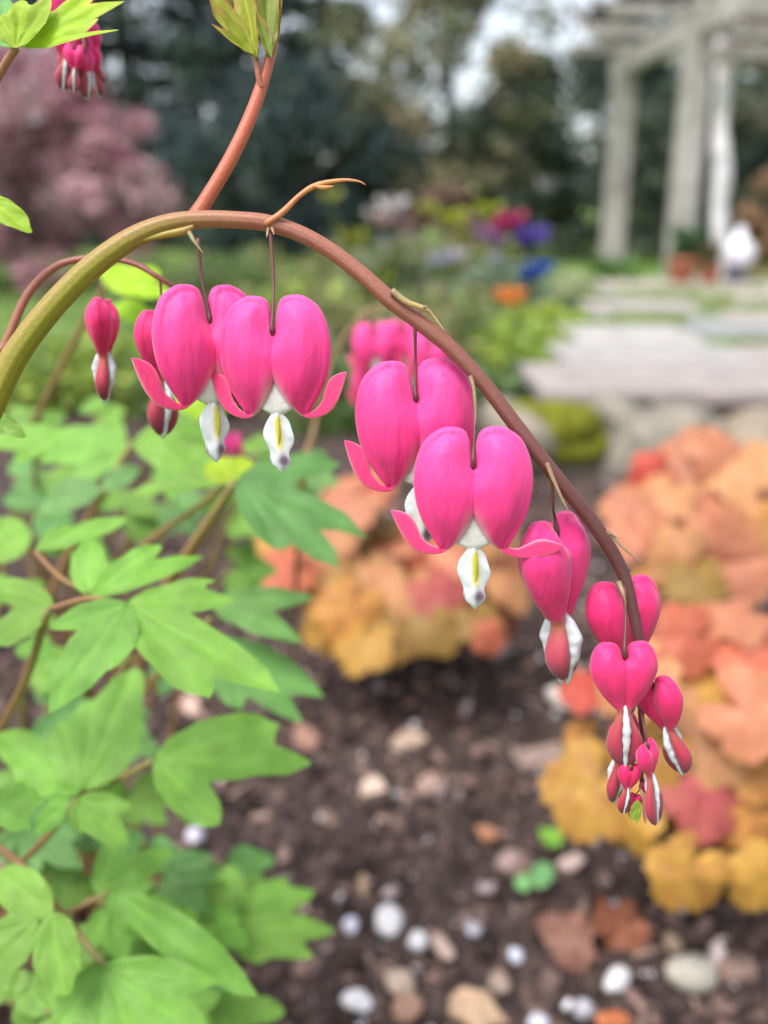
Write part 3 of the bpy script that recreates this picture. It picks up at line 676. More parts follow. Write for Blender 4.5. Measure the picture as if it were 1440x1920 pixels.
# ================================================================== BLEEDING HEART FOLIAGE (lower left)
fo = tag(empty('bleeding_heart_foliage', G(120, 1700, 0.0)), 'lush clump of fresh green lobed leaves under the pink flowers', 'plant', 'bleeding heart leaf clumps')
STEMC = [(.22, .20, .06), (.30, .17, .07), (.28, .14, .08)]
DF = [1.15]
def petiole(parent, pts, r, cols=None):
    pts = [(q[0], q[1], q[2] * DF[0]) for q in pts]
    tube('petiole', [P(*q) for q in pts], [r * q[2] / F for q in pts], M['stem'], parent, 24, 8, cols=cols or STEMC)
def leaf(parent, label=None):
    e = empty('leaf', WORLD[parent.name], parent)
    if label: e['label'] = label
    return e
SEED = [100]
def LT(e, b, d, tips, **kw):
    SEED[0] += 1
    return leaflet(e, b[0], b[1], d * DF[0], tips, seed=SEED[0], **kw)
# the leaf in the middle, closest to sharp
e = leaf(fo, 'broad fresh green leaf spreading in the middle of the clump')
LT(e, (236, 1133), .300, [(520, 1282, 44), (392, 1304, 44), (436, 1120, 30), (398, 1082, 20)], tilt=.5, droop=.1, fold=.2)
LT(e, (240, 1133), .298, [(86, 1322, 50), (196, 1256, 42), (90, 1172, 26)], tilt=.55, droop=.12, fold=.25)
LT(e, (166, 1118), .315, [(165, 1002, 34), (300, 1012, 26), (372, 1030, 24)], tilt=.6, fold=.25)
LT(e, (100, 1132), .320, [(-40, 1085, 28), (-30, 1205, 36)], tilt=.5)
LT(e, (66, 1032), .345, [(238, 960, 22), (150, 985, 20)], tilt=.6)
petiole(e, [(90, 1145, .312), (50, 1270, .34), (10, 1350, .37), (-30, 1430, .40)], 8)
petiole(e, [(238, 1134, .302), (170, 1122, .31), (92, 1142, .314)], 5)
petiole(e, [(166, 1112, .315), (110, 1080, .33), (66, 1034, .345)], 4)
# leaf under the left hearts
e = leaf(fo, 'darker blue green leaf hanging below the left hearts')
LT(e, (447, 898), .37, [(530, 1026, 34), (637, 1050, 36), (686, 988, 30), (640, 856, 34)], col=BLUEG, tilt=.5, droop=.12)
LT(e, (440, 905), .38, [(395, 855, 34), (452, 850, 30)], col=LIME, tilt=.5)
LT(e, (430, 905), .40, [(300, 800, 24), (330, 870, 22), (240, 905, 22)], col=GREEN, tilt=.45)
petiole(e, [(440, 905, .375), (380, 995, .39), (316, 1090, .41), (240, 1230, .45)], 9)
petiole(e, [(430, 905, .385), (350, 965, .41), (280, 1015, .43), (200, 1100, .46)], 6)
# upper left haze of leaves
e = leaf(fo, 'hazy light green leaf behind the upper left stems')
LT(e, (250, 830), .46, [(420, 790, 36), (380, 880, 30)], col=GREEN * 1.1)
LT(e, (240, 840), .47, [(90, 800, 30), (60, 850, 26), (130, 900, 28)], col=GREEN * 1.1)
LT(e, (120, 820), .48, [(-40, 815, 30), (20, 860, 22)], col=GREEN * 1.15)
LT(e, (190, 920), .45, [(60, 950, 30), (90, 905, 22), (260, 870, 24)], col=BLUEG)
LT(e, (60, 1010), .42, [(-40, 980, 30), (-30, 1040, 34)], col=GREEN)
petiole(e, [(250, 830, .46), (190, 930, .47), (110, 1080, .5), (40, 1300, .55)], 7)
# right side, further back
e = leaf(fo, 'soft green leaf reaching towards the centre heuchera')
LT(e, (400, 1130), .40, [(585, 1110, 24), (560, 1190, 28), (480, 1160, 26)], col=BLUEG * 1.1)
LT(e, (390, 1200), .41, [(600, 1290, 36), (560, 1340, 34), (450, 1330, 30)], col=BLUEG * 1.1)
petiole(e, [(395, 1160, .405), (300, 1260, .44), (180, 1420, .48)], 6)
# big pair below
e = leaf(fo, 'large mid green leaf low in the clump')
LT(e, (289, 1424), .345, [(580, 1418, 40), (525, 1350, 46), (413, 1546, 42), (505, 1440, 30)], tilt=.5, droop=.1)
LT(e, (156, 1480), .350, [(262, 1345, 42), (250, 1235, 50), (110, 1350, 44), (170, 1300, 50)], tilt=.55)
LT(e, (150, 1484), .35, [(20, 1420, 40), (-20, 1360, 40)], tilt=.5)
petiole(e, [(287, 1426, .346), (220, 1462, .355), (160, 1484, .36), (60, 1600, .38), (-30, 1660, .42)], 6)
e = leaf(fo, 'small light green leaf with rounded lobes at mid height')
LT(e, (143, 1500), .330, [(244, 1512, 20), (235, 1582, 30), (155, 1560, 20)], tilt=.6)
LT(e, (130, 1500), .335, [(62, 1560, 24), (90, 1500, 18)], tilt=.6)
petiole(e, [(143, 1500, .331), (95, 1560, .34), (48, 1610, .35)], 6)
LT(e, (-20, 1500), .31, [(78, 1500, 32), (52, 1552, 26)], tilt=.6)
# lower leaves
e = leaf(fo, 'long lobed leaf trailing over the mulch')
LT(e, (209, 1666), .335, [(476, 1862, 40), (298, 1742, 26), (228, 1746, 20)], tilt=.55, droop=.14)
LT(e, (186, 1668), .345, [(228, 1552, 26), (322, 1590, 26), (270, 1640, 22)], tilt=.55)
petiole(e, [(205, 1672, .338), (150, 1700, .335), (108, 1718, .33)], 5)
e = leaf(fo, 'pale brown leaf stalk with a sharp-lobed leaf at the bottom edge')
LT(e, (194, 1812), .315, [(404, 1840, 30), (392, 1955, 46), (262, 1990, 50), (190, 1980, 40), (100, 1930, 34)], tilt=.55, droop=.1)
petiole(e, [(196, 1812, .316), (130, 1730, .325), (70, 1655, .33), (28, 1612, .34), (-30, 1570, .36)], 7)
LT(e, (96, 1712), .305, [(116, 1872, 44), (136, 1790, 26)], tilt=.65, droop=.1)
LT(e, (98, 1708), .31, [(-20, 1630, 40), (10, 1720, 26)], tilt=.55)
LT(e, (70, 1722), .305, [(-30, 1830, 40), (-30, 1760, 26)], tilt=.6)
e = leaf(fo, 'soft green jagged leaf lying out over the pebbled mulch')
LT(e, (428, 1742), .46, [(624, 1734, 28), (584, 1786, 26), (500, 1800, 26)], tilt=.4)
LT(e, (425, 1740), .47, [(430, 1618, 34), (590, 1662, 26), (540, 1640, 24), (350, 1640, 30)], tilt=.5)
LT(e, (389, 1894), .43, [(536, 1892, 28), (470, 1860, 24), (450, 1950, 30)], tilt=.45)
petiole(e, [(427, 1742, .46), (360, 1780, .47), (250, 1850, .5)], 6)
petiole(e, [(389, 1894, .43), (300, 1930, .44), (200, 1990, .46)], 6)
# generated fill, further inside the clump
FILL = [(60, 1240, .48), (200, 1370, .46), (30, 1440, .45), (330, 1500, .5), (300, 1640, .45), (90, 1650, .42), (250, 1750, .42), (330, 1830, .42), (20, 1880, .38), (110, 1780, .40), (420, 1620, .52), (180, 1180, .52), (20, 1130, .5), (340, 1220, .5), (90, 1900, .36), (300, 1900, .4), (180, 1600, .44), (430, 1680, .5), (360, 1720, .45), (40, 1540, .42), (150, 1420, .5), (240, 1480, .5), (60, 960, .55), (140, 1040, .55), (200, 1690, .40), (90, 1330, .47), (120, 870, .56), (330, 850, .58), (30, 900, .6), (230, 960, .55), (420, 960, .6), (320, 940, .62), (60, 810, .6), (180, 780, .62), (300, 780, .62), (440, 1060, .6), (480, 860, .55), (560, 880, .58)]
for i, (x, y, d) in enumerate(FILL):
    e = leaf(fo)
    a0 = random.uniform(-.9, 1.0); L = random.uniform(110, 165) * .33 / d * 1.05
    for q in range(3):
        a = a0 + (q - 1) * 1.15 + random.uniform(-.2, .2)
        tips = [(x + L * math.cos(a + o) * s, y + L * .8 * math.sin(a + o) * s + 10, 26 * s * .36 / d * 1.25) for o, s in ((0, 1), (.55, .78), (-.55, .76))]
        LT(e, (x + 8 * math.cos(a), y + 8 * math.sin(a)), d, tips, col=(GREEN, BLUEG, GREEN * .85)[i % 3], tilt=random.uniform(.4, .65), side=random.uniform(-.2, .2))
    g_ = np.array([-.29 + .07 * math.sin(i * 2.3), .68 + .1 * math.cos(i * 1.7), -.01]); p_ = P(x, y, d * DF[0])
    tube('petiole', [p_, p_ * .6 + g_ * .4 + np.array([-.01, .02, .05]), g_], [.0016, .002, .0026], M['stem'], e, 14, 8, cols=STEMC)
# stalks going down into the ground
for (x, y, d, gx, gy) in [(-30, 1430, .40, -60, 1700), (240, 1230, .45, 140, 1700), (200, 1100, .46, 120, 1690), (40, 1300, .55, 100, 1680), (180, 1420, .48, 150, 1720), (-30, 1660, .42, -10, 1800), (250, 1850, .5, 160, 1790), (200, 1990, .46, 150, 1900)]:
    tube('petiole', [P(x, y, d), P((x + gx) / 2 - 10, (y + gy) / 2, (d + .8) / 2), G(gx, gy, -.01)], [.0022, .0026, .003], M['stem'], fo, 14, 8, cols=STEMC)

# leaves of the neighbouring clump: lime, upper left and behind the arch
DF[0] = 1.0
fo2 = tag(empty('bleeding_heart_foliage', (-.31, .64, 0)), 'lime yellow lobed leaves at the upper left, above and behind the arch', 'plant', 'bleeding heart leaf clumps')
e = leaf(fo2, 'bright lime leaf beside the dangling buds')
LT(e, (30, 90), .262, [(44, 2, 26), (98, -2, 24), (4, 30, 20)], col=LIME * .95, tilt=.85, droop=-.05, fold=.5, edge=(.4, .5, .05))
LT(e, (36, 89), .264, [(180, -2, 26), (232, 7, 14), (192, 40, 15), (222, 60, 10), (130, 70, 12)], col=LIME, tilt=.8, droop=-.05, fold=.4, edge=(.45, .5, .05))
LT(e, (20, 92), .275, [(-25, 10, 26), (0, -20, 26)], col=BLUEG * 1.3, tilt=.75)
petiole(e, [(30, 90, .264), (10, 120, .267), (-25, 190, .275), (-60, 300, .3)], 8, [(.34, .16, .09), (.32, .14, .09)])
e = leaf(fo2)
LT(e, (-30, 370), .27, [(54, 424, 24), (20, 400, 20)], col=LIME * .95, tilt=.7)
LT(e, (-40, 765), .27, [(48, 818, 17), (16, 812, 20)], col=GREEN * 1.1, tilt=.85, fold=.1, droop=.05)
petiole(e, [(-30, 370, .27), (-60, 560, .28), (-40, 770, .27), (-120, 1100, .4)], 7)
e = leaf(fo2, 'blurred lime leaf glowing behind the arch stem')
LT(e, (200, 535), .50, [(300, 500, 30), (320, 540, 26), (230, 490, 26)], col=LIME * 1.05)
LT(e, (210, 580), .52, [(310, 600, 24), (270, 570, 20)], col=LIME * 1.05)
LT(e, (330, 760), .50, [(400, 720, 30), (300, 700, 26), (420, 770, 24)], col=LIME * .9)
petiole(e, [(200, 535, .5), (160, 600, .52), (60, 800, .6)], 6)

for p_, g_ in [(P(-60, 300, .3), (-.33, .6)), (P(-120, 1100, .4), (-.30, .62)), (P(60, 800, .6), (-.26, .78))]:
    g_ = np.array([*g_, -.01]); tube('petiole', [p_, p_ * .55 + g_ * .45 + np.array([-.03, .02, .05]), g_], [.0016, .002, .0026], M['stem'], fo2, 16, 8, cols=STEMC)
# ================================================================== HEUCHERAS
HC = dict(y=(.48, .275, .05), a=(.47, .22, .05), p=(.52, .26, .12), s=(.52, .205, .12), c=(.50, .125, .075), r=(.48, .055, .045), k=(.44, .085, .095), o=(.24, .15, .035), b=(.14, .04, .03))
def heuchera_leaf(parent, px, py, d, rpx, key, crown, seed, tilt=None):
    r = np.random.default_rng(seed); Cn = P(px, py, d); Rm = rpx / F * d
    out = Cn - crown; out[2] *= .2
    n = nrm(np.array([0, 0, 1]) * .62 - FWD * (.5 if tilt is None else tilt) + nrm(out) * .35 + r.normal(0, .26, 3)); Cn = Cn + FWD * r.normal(0, .022)
    tipdir = nrm(nrm(out) + np.array([0, 0, -.5]) + r.normal(0, .35, 3))
    e1 = nrm(tipdir - n * (tipdir @ n)); e2 = np.cross(n, e1)
    nth, nr = 70, 7; th = np.linspace(-math.pi, math.pi, nth, endpoint=False)
    ph = r.uniform(0, 6.28, 4)
    lob = .79 + .21 * np.abs(np.cos(th * 2.5)) ** .6
    rr = Rm * lob * (1 + .055 * np.cos(th * 19 + ph[0])) * (1 - .62 * np.exp(-((np.abs(th) - math.pi) / .22) ** 2)) * (1 + .06 * np.sin(th + ph[1]))
    base = np.asarray(HC[key]) * r.uniform(.85, 1.12); red = np.asarray(HC['c']) * .8; yel = np.asarray(HC['y'])
    off = -e1 * Rm * .30; r_red = r.uniform(.2, 1.3)
    V, C = [Cn + off], [base * .8]
    for i in range(1, nr + 1):
        q = i / nr
        for k in range(nth):
            x = rr[k] * q * math.cos(th[k]); y = rr[k] * q * math.sin(th[k])
            z = Rm * (-.22 * q * q + .05 * math.cos(5 * th[k] + math.pi) * q + .06 * math.cos(4 * th[k] + ph[2]) * q * q + .04 * math.sin(th[k] * 3 + ph[3]) * q)
            V.append(Cn + off + e1 * x + e2 * y + n * z)
            vein = max(0, math.cos(th[k] * 5)) ** 24
            pat = .5 + .5 * math.sin(7 * x / Rm + ph[0]) * math.sin(6 * y / Rm + ph[2])
            c = base * (1 - .25 * vein * (1 - q)) ; c = c + (red - c) * .28 * pat * r_red; c = c + (yel - c) * .22 * (1 - pat) * q
            C.append(c)
    Fq = [(0, 1 + k, 1 + (k + 1) % nth) for k in range(nth)]
    for i in range(nr - 1):
        for k in range(nth):
            a = 1 + i * nth + k; b = 1 + i * nth + (k + 1) % nth; Fq.append((a, a + nth, b + nth, b))
    o = mk('leaf', V, Fq, M['heuchera'], parent, C)
    B = Cn + off
    tube('petiole', [B, B * .6 + crown * .4 + np.array([0, 0, .012]), crown + r.normal(0, .008, 3) * (1, 1, 0)], [.0016, .0018, .0024], M['stem'], o, 10, 6, cols=[(.3, .1, .06), (.25, .08, .05), (.16, .06, .04)])
    return o

def heuchera(label, crown_px, leaves, d_of, seed, fill=0, fill_box=None):
    crown = G(*crown_px, 0.0); crown[2] = soil_z(crown[0], crown[1]) + .005
    t = tag(empty('heuchera_plant', crown), label, 'plant', 'orange heuchera plants')
    tube('crown', [crown + np.array([0, 0, -.02]), crown + np.array([0, .004, .02]), crown + np.array([.003, 0, .05])], [.018, .016, .006], M['bark'], t, 8, 8)
    for i, (x, y, r, k) in enumerate(leaves):
        heuchera_leaf(t, x, y, d_of(x, y), r, k, crown, seed + i)
    for i in range(fill):
        x = random.uniform(*fill_box[:2]); y = random.uniform(*fill_box[2:])
        heuchera_leaf(t, x, y, d_of(x, y) + random.uniform(.06, .13), random.uniform(60, 85), random.choice('oabsb'), crown, seed + 100 + i)
    return t

heuchera('near orange heuchera with big yellow leaf hanging over the mulch', (1330, 1600),
    [(1100, 1510, 100, 'y'), (1258, 1640, 78, 'y'), (1402, 1640, 74, 'y'), (1195, 1420, 84, 'y'), (1310, 1420, 92, 'p'), (1320, 1515, 88, 'k'), (1395, 1330, 92, 's'), (1400, 1235, 84, 'c'), (1270, 1195, 80, 'c'), (1140, 1265, 86, 'p'), (1075, 1290, 48, 'r'), (1300, 1290, 84, 'y'), (1420, 1460, 72, 'a'), (1370, 1160, 70, 's'), (1215, 1330, 80, 'p'), (1430, 1560, 70, 'a'), (1180, 1550, 70, 'y'), (1460, 1390, 80, 'p'), (1090, 1400, 40, 'a')],
    lambda x, y: .80 + (1640 - y) / 500 * .10, 300, 12, (1180, 1440, 1260, 1600))
heuchera('coral orange heuchera growing against the mossy edging stones', (1330, 1150),
    [(1285, 880, 84, 's'), (1375, 890, 78, 'p'), (1215, 890, 44, 'r'), (1190, 965, 74, 's'), (1300, 975, 84, 's'), (1405, 950, 78, 'p'), (1250, 1055, 76, 'p'), (1170, 1010, 54, 's'), (1360, 1040, 74, 's'), (1425, 1090, 64, 's'), (1290, 1100, 60, 'o'), (1240, 940, 60, 'p'), (1450, 880, 60, 'p'), (1345, 860, 56, 's'), (1440, 1010, 70, 'a'), (1225, 1100, 50, 'a')],
    lambda x, y: 1.22 + (1100 - y) / 250 * .16, 400, 8, (1220, 1430, 930, 1080))
heuchera('orange heuchera in the middle between bleeding heart leaves and mulch', (730, 1270),
    [(700, 920, 62, 's'), (690, 915, 40, 'r'), (640, 950, 70, 's'), (560, 1040, 70, 's'), (500, 1015, 40, 'y'), (520, 1075, 56, 'c'), (610, 1000, 66, 'p'), (720, 1010, 66, 's'), (690, 1100, 74, 'p'), (760, 1120, 76, 'p'), (650, 1160, 70, 'a'), (600, 1110, 64, 'o'), (800, 1040, 66, 'c'), (840, 1120, 64, 'k'), (880, 1060, 60, 's'), (930, 1010, 60, 'p'), (970, 1110, 64, 'p'), (900, 1170, 56, 'o'), (670, 1220, 62, 'y'), (740, 1200, 56, 'o'), (830, 1190, 54, 'o'), (600, 1190, 56, 'y'), (960, 1060, 50, 's'), (920, 1190, 36, 'c')],
    lambda x, y: 1.18 + (1250 - y) / 350 * .14, 500, 14, (580, 920, 980, 1180))

# fallen dry leaves, seedling
def fallen(label, px, py, rpx, col, seed):
    g = G(px, py, .01); d = (g - CAM) @ FWD; Rm = rpx / F * d; r = np.random.default_rng(seed)
    g[2] = soil_z(g[0], g[1]) + .02
    n = nrm(np.array([r.normal(0, .2), -.55, 1])); e1 = nrm(np.cross(n, [math.cos(seed), math.sin(seed), .1])); e2 = np.cross(n, e1)
    nth, nr = 48, 6; th = np.linspace(-math.pi, math.pi, nth, endpoint=False)
    rr = Rm * (.72 + .2 * np.abs(np.cos(th * 2.5 + seed)) + .16 * np.sin(th + seed) + .1 * np.sin(3 * th + 2 * seed)) * (1 + .07 * np.cos(th * 17)) * (1 + r.normal(0, .05, nth))
    V, C = [g], [np.asarray(col)]
    for i in range(1, nr + 1):
        q = i / nr
        for k in range(nth):
            x, y = rr[k] * q * math.cos(th[k]), rr[k] * q * math.sin(th[k])
            V.append(g + e1 * x + e2 * y + n * Rm * (.38 * q * q * math.cos(2 * th[k] + seed) + .12 * math.sin(5 * th[k]) * q + .06 * math.sin(9 * th[k] + seed) * q)); C.append(np.asarray(col) * (1 - .3 * max(0, math.cos(5 * th[k])) ** 16))
    Fq = [(0, 1 + k, 1 + (k + 1) % nth) for k in range(nth)] + [(1 + i * nth + k, 1 + (i + 1) * nth + k, 1 + (i + 1) * nth + (k + 1) % nth, 1 + i * nth + (k + 1) % nth) for i in range(nr - 1) for k in range(nth)]
    tag(mk('fallen_leaf', V, Fq, M['heuchera'], cols=C, origin=g), label, 'fallen leaf', 'fallen leaves on the mulch')
fallen('crinkled orange brown fallen leaf on the mulch', 1165, 1742, 66, (.36, .13, .07), 3)
fallen('pale pinkish brown fallen leaf beside the orange brown one', 1080, 1775, 62, (.3, .15, .11), 8)
sdl = tag(empty('seedling', G(1000, 1660, 0)), 'tiny green seedling alone on the open mulch', 'seedling')
for i, (b, t) in enumerate([((1000, 1655), [(1035, 1620, 20), (1020, 1650, 14)]), ((998, 1655), [(965, 1655, 16)])]):
    dd = (G(1000, 1660, .02) - CAM) @ FWD
    leaflet(sdl, *b, dd, t, (.16, .38, .14), .5, seed=900 + i, name='leaf')
tube('stem', [G(1000, 1662, -.01), P(1000, 1655, (G(1000, 1660, .02) - CAM) @ FWD)], [.0015, .0012], M['stem'], sdl, 6, 6, cols=[(.2, .25, .08), (.2, .3, .08)])
sdl = tag(empty('seedling', G(1040, 1580, 0)), 'tiny bright green sprout under the big yellow heuchera leaf', 'seedling')
dd = (G(1030, 1580, .02) - CAM) @ FWD
leaflet(sdl, 1045, 1588, dd, [(1015, 1550, 14), (1040, 1550, 12)], (.2, .42, .04), .5, seed=905, name='leaf')
tube('stem', [G(1046, 1600, -.01), P(1045, 1588, dd)], [.0015, .0012], M['stem'], sdl, 6, 6, cols=[(.2, .25, .08), (.2, .3, .08)])

# ================================================================== PATIO AND EDGING
PZ = .16
patio = tag(empty('patio', (2, 4.4, PZ)), kind='structure')
def patio_left(y): return .40 + max(0, (y - 2.6)) * .285
v, f = box_geo((2.9, 4.6, PZ / 2 - .035), (2.55, 0, 0), (0, 2.0, 0), (0, 0, PZ / 2))
v[:, 0] = np.where(v[:, 0] < 1, np.array([patio_left(q) + .10 for q in v[:, 1]]), v[:, 0])
mk('bedding', v, f, M['soil'], patio, smooth=False)
SLABC = [(.34, .325, .31), (.30, .30, .305), (.37, .32, .29), (.28, .285, .28), (.34, .295, .285)]
y = 2.62; row = 0
while y < 6.5:
    dep = random.uniform(.42, .58); x = patio_left(y + dep / 2) + random.uniform(-.05, .06)
    while x < 4.6:
        wd = random.uniform(.5, .85); g = .010
        zt = PZ + random.uniform(-.004, .008)
        o = bevel_box('paving_slab', ((2 * x + wd) / 2, y + dep / 2, zt - .022), (wd / 2 - g, random.uniform(-.004, .004), 0), (0, dep / 2 - g, 0), (0, 0, .022), M['slab'], patio, .006, cols=np.tile(np.array(random.choice(SLABC)) * random.uniform(.9, 1.1), (8, 1)))
        x += wd
    y += dep; row += 1
def moss_geo(c, rad, seed, n=500):
    r = np.random.default_rng(seed)
    v, f = blob_geo(c, rad, seed, .22, 16, 26)
    v = v + r.normal(0, .03, v.shape) * np.asarray(rad)
    return v, f
# green growing in the joints
for i, (px, py, L, W_, hh) in enumerate([(1230, 560, .8, .10, .05), (1400, 575, .5, .08, .05), (1180, 600, .5, .07, .04), (1400, 640, .3, .03, .03), (1300, 545, .9, .08, .05), (1250, 590, .5, .06, .03)]):
    g = G(px, py, PZ + .01)
    n = 260; r = np.random.default_rng(i)
    bx = g[0] + r.uniform(-L / 2, L / 2, n); by = g[1] + r.normal(0, W_ / 2, n); hv = hh * r.uniform(.4, 1.2, n)
    V = np.zeros((n, 3, 3)); dx = r.normal(0, .02, (n, 2))
    V[:, 0] = np.c_[bx - .006, by, np.full(n, PZ - .01)]; V[:, 1] = np.c_[bx + .006, by, np.full(n, PZ - .01)]; V[:, 2] = np.c_[bx + dx[:, 0], by + dx[:, 1], PZ + hv]
    tag(mk('joint_grass', V.reshape(-1, 3), np.arange(3 * n).reshape(n, 3), M['foliage'], cols=np.repeat(np.array((.22, .32, .06)) * r.uniform(.7, 1.3, (n, 1)), 3, 0), smooth=False, origin=g), 'low green weeds growing in the paving joints', 'weeds', kind='stuff')
# rough edging stones along the bed
x = .30; i = 0
edges = []
while x < 2.1:
    wd = random.uniform(.26, .44); yy = 2.45 + (0.03 * math.sin(i * 2.1)) + max(0, .5 - x) * .3
    hgt = random.uniform(.10, .125)
    v, f = blob_geo((x + wd / 2, yy, .152 - hgt), (wd / 2 + .012, .17, hgt), 60 + i, .2, 22, 34, random.uniform(-.08, .08), .62)
    v = v + rng.normal(0, .0045, v.shape)
    base = np.array(((.25, .22, .165), (.21, .19, .15), (.28, .23, .17))[i % 3]) * rng.uniform(.75, 1.2, (len(v), 1))
    cq = base * (1 + .2 * np.sin(v[:, :1] * 40) * np.sin(v[:, 2:] * 60 + i))
    lab = ['rough edging stone with a green moss cap at the patio corner', 'rough edging stone carrying a thick moss cushion', 'rough bare edging stone right beside the mossy one', 'rough edging stone above the coral heuchera leaves', 'rough edging stone between the coral heuchera and the paving', 'rough edging stone at the end of the edging row, past the coral heuchera'][min(i, 5)]
    o = tag(mk('edging_stone', v, f, M['stone'], cols=cq), lab, 'stone', 'rough stones edging the patio')
    edges.append((o, x, wd, yy, hgt)); x += wd - .01; i += 1
for k, (px, py, rx, ry, rz) in [(0, (985, 745, .075, .07, .05)), (1, (1100, 785, .11, .10, .07))]:
    g = G(px, py, .17); o = edges[k][0]
    yq = edges[k][3] - .07
    c = (g[0], yq, .125 - .03 * k)
    v, f = moss_geo(c, (rx, ry, rz), 5 + k)
    mk('moss', v, f, M['moss'], o, np.array((.16, .17, .018)) * rng.uniform(.6, 1.4, (len(v), 1)))

# ================================================================== PERGOLA
per = tag(empty('pergola', G(1270, 512, PZ)), 'weathered grey wooden pergola with square posts at the end of the patio', 'pergola')
A = G(1268, 512, PZ); Bp = G(1146, 486, PZ)
da = (A - CAM) @ FWD; db = (Bp - CAM) @ FWD
def post(c, wd, h):
    c = np.asarray(c); ax = nrm((A - Bp) * (1, 1, 0)); ay = np.array([-ax[1], ax[0], 0])
    bevel_box('post', c + np.array([0, 0, h / 2 - .1]), ax * wd / 2, ay * wd / 2, np.array([0, 0, h / 2 + .1]), M['wood'], per, .012)
wp = 42 / F * da
def zat(p, py):
    q = (960 - py) / F; yy = p[1]
    return CAM[2] + (q * yy * math.cos(PITCH) - yy * math.sin(PITCH)) / (math.cos(PITCH) + q * math.sin(PITCH)) - PZ
hA = zat(A, 5); post(A, wp, hA); hB = zat(Bp, 128); post(Bp, 36 / F * db, hB)
ax = nrm((A - Bp) * (1, 1, 0)); ay = np.array([ax[1], -ax[0], 0])      # ay points right
if ay[0] < 0: ay = -ay
span = 2.6
C2, D2p = A + ay * span, Bp + ay * span
post(C2, wp, hA); post(D2p, wp, hB + .25)
def beam(name, p, q, hw, hh):
    p, q = np.asarray(p), np.asarray(q); d = q - p; L = np.linalg.norm(d); d = d / L
    s = nrm(np.cross(d, [0, 0, 1])); u = np.cross(s, d)
    bevel_box(name, (p + q) / 2, d * L / 2, s * hw, u * hh, M['wood'], per, .008)
zb = np.array([0, 0, 1.0])
for o_ in (0, span):
    beam('beam', Bp + ay * o_ + zb * (hB + .02) - ax * .3, A + ay * o_ + zb * (hA - .12) + ax * .5, .05, .085)
beam('beam', A + zb * (hA - .02) - ay * .0 + ay * .12, C2 + zb * (hA - .02) + ay * .4, .05, .07)
beam('beam', Bp + zb * (hB + .12) + ay * .13, D2p + zb * (hB + .12), .05, .07)
for i in range(4):
    t = i / 3
    base = Bp + (A - Bp) * t + zb * (hB + .15 + (hA - hB - .05) * t)
    beam('rafter', base - ay * .5, base + ay * (span + .5), .022, .04)
# dry climber tangled over the roof
def leafcloud(centers, spread, n_each, size, cols, flat=.5, seed=0, upbias=.0, shape=(1, 1, 1), elong=1.5):
    r = np.random.default_rng(seed); c = np.repeat(np.asarray(centers, float), n_each, 0); n = len(c)
    sp = np.repeat(np.broadcast_to(np.asarray(spread, float), (len(centers),)), n_each)
    dirs = r.normal(0, 1, (n, 3)); dirs /= np.linalg.norm(dirs, axis=1)[:, None]
    c = c + dirs * (sp * r.random(n) ** .45)[:, None] * np.asarray(shape)
    a = r.normal(0, 1, (n, 3)); a[:, 2] = a[:, 2] * flat + upbias; a /= np.linalg.norm(a, axis=1)[:, None]
    b = np.cross(a, r.normal(0, 1, (n, 3))); b /= np.linalg.norm(b, axis=1)[:, None] + 1e-9
    s = size * r.uniform(.5, 1.3, n)
    A_ = a * (s * elong)[:, None]; B_ = b * (s * .5)[:, None]
    V = np.stack([c - A_ * .5, c + B_ - A_ * .05, c + A_ * .55, c - B_ - A_ * .05], 1).reshape(-1, 3)
    Fq = np.arange(4 * n).reshape(n, 4)
    pal = np.asarray(cols); k = np.repeat(r.integers(0, len(pal), len(centers)), n_each)
    mixk = r.random(n) < .3; k = np.where(mixk, r.integers(0, len(pal), n), k)
    C = np.repeat(pal[k] * r.uniform(.7, 1.3, (n, 1)), 4, 0)
    return V, Fq, C
cl_c = [Bp + (A - Bp) * random.uniform(-.1, 1.1) + ay * random.uniform(-.5, span) + zb * random.uniform(hB + .2, hA + .25) for _ in range(9)]
cl = tag(empty('climber', Bp), 'bare brownish climber tangled over the pergola roof', 'climbing plant')
v, f, c = leafcloud(cl_c, .28, 60, .05, [(.22, .17, .15), (.26, .2, .2), (.16, .14, .1), (.3, .22, .2)], seed=3)
mk('foliage', v, f, M['foliage'], cl, c, smooth=False)
tube('vine', [Bp + ay * .12 - zb * .05, Bp + ay * .13 + zb * .9, Bp + ay * .1 + zb * hB, Bp + ay * .5 + ax * .4 + zb * (hB + .3), A + ay * .8 + zb * (hA + .12)], [.03, .025, .02, .018, .012], M['bark'], cl, 30, 8)

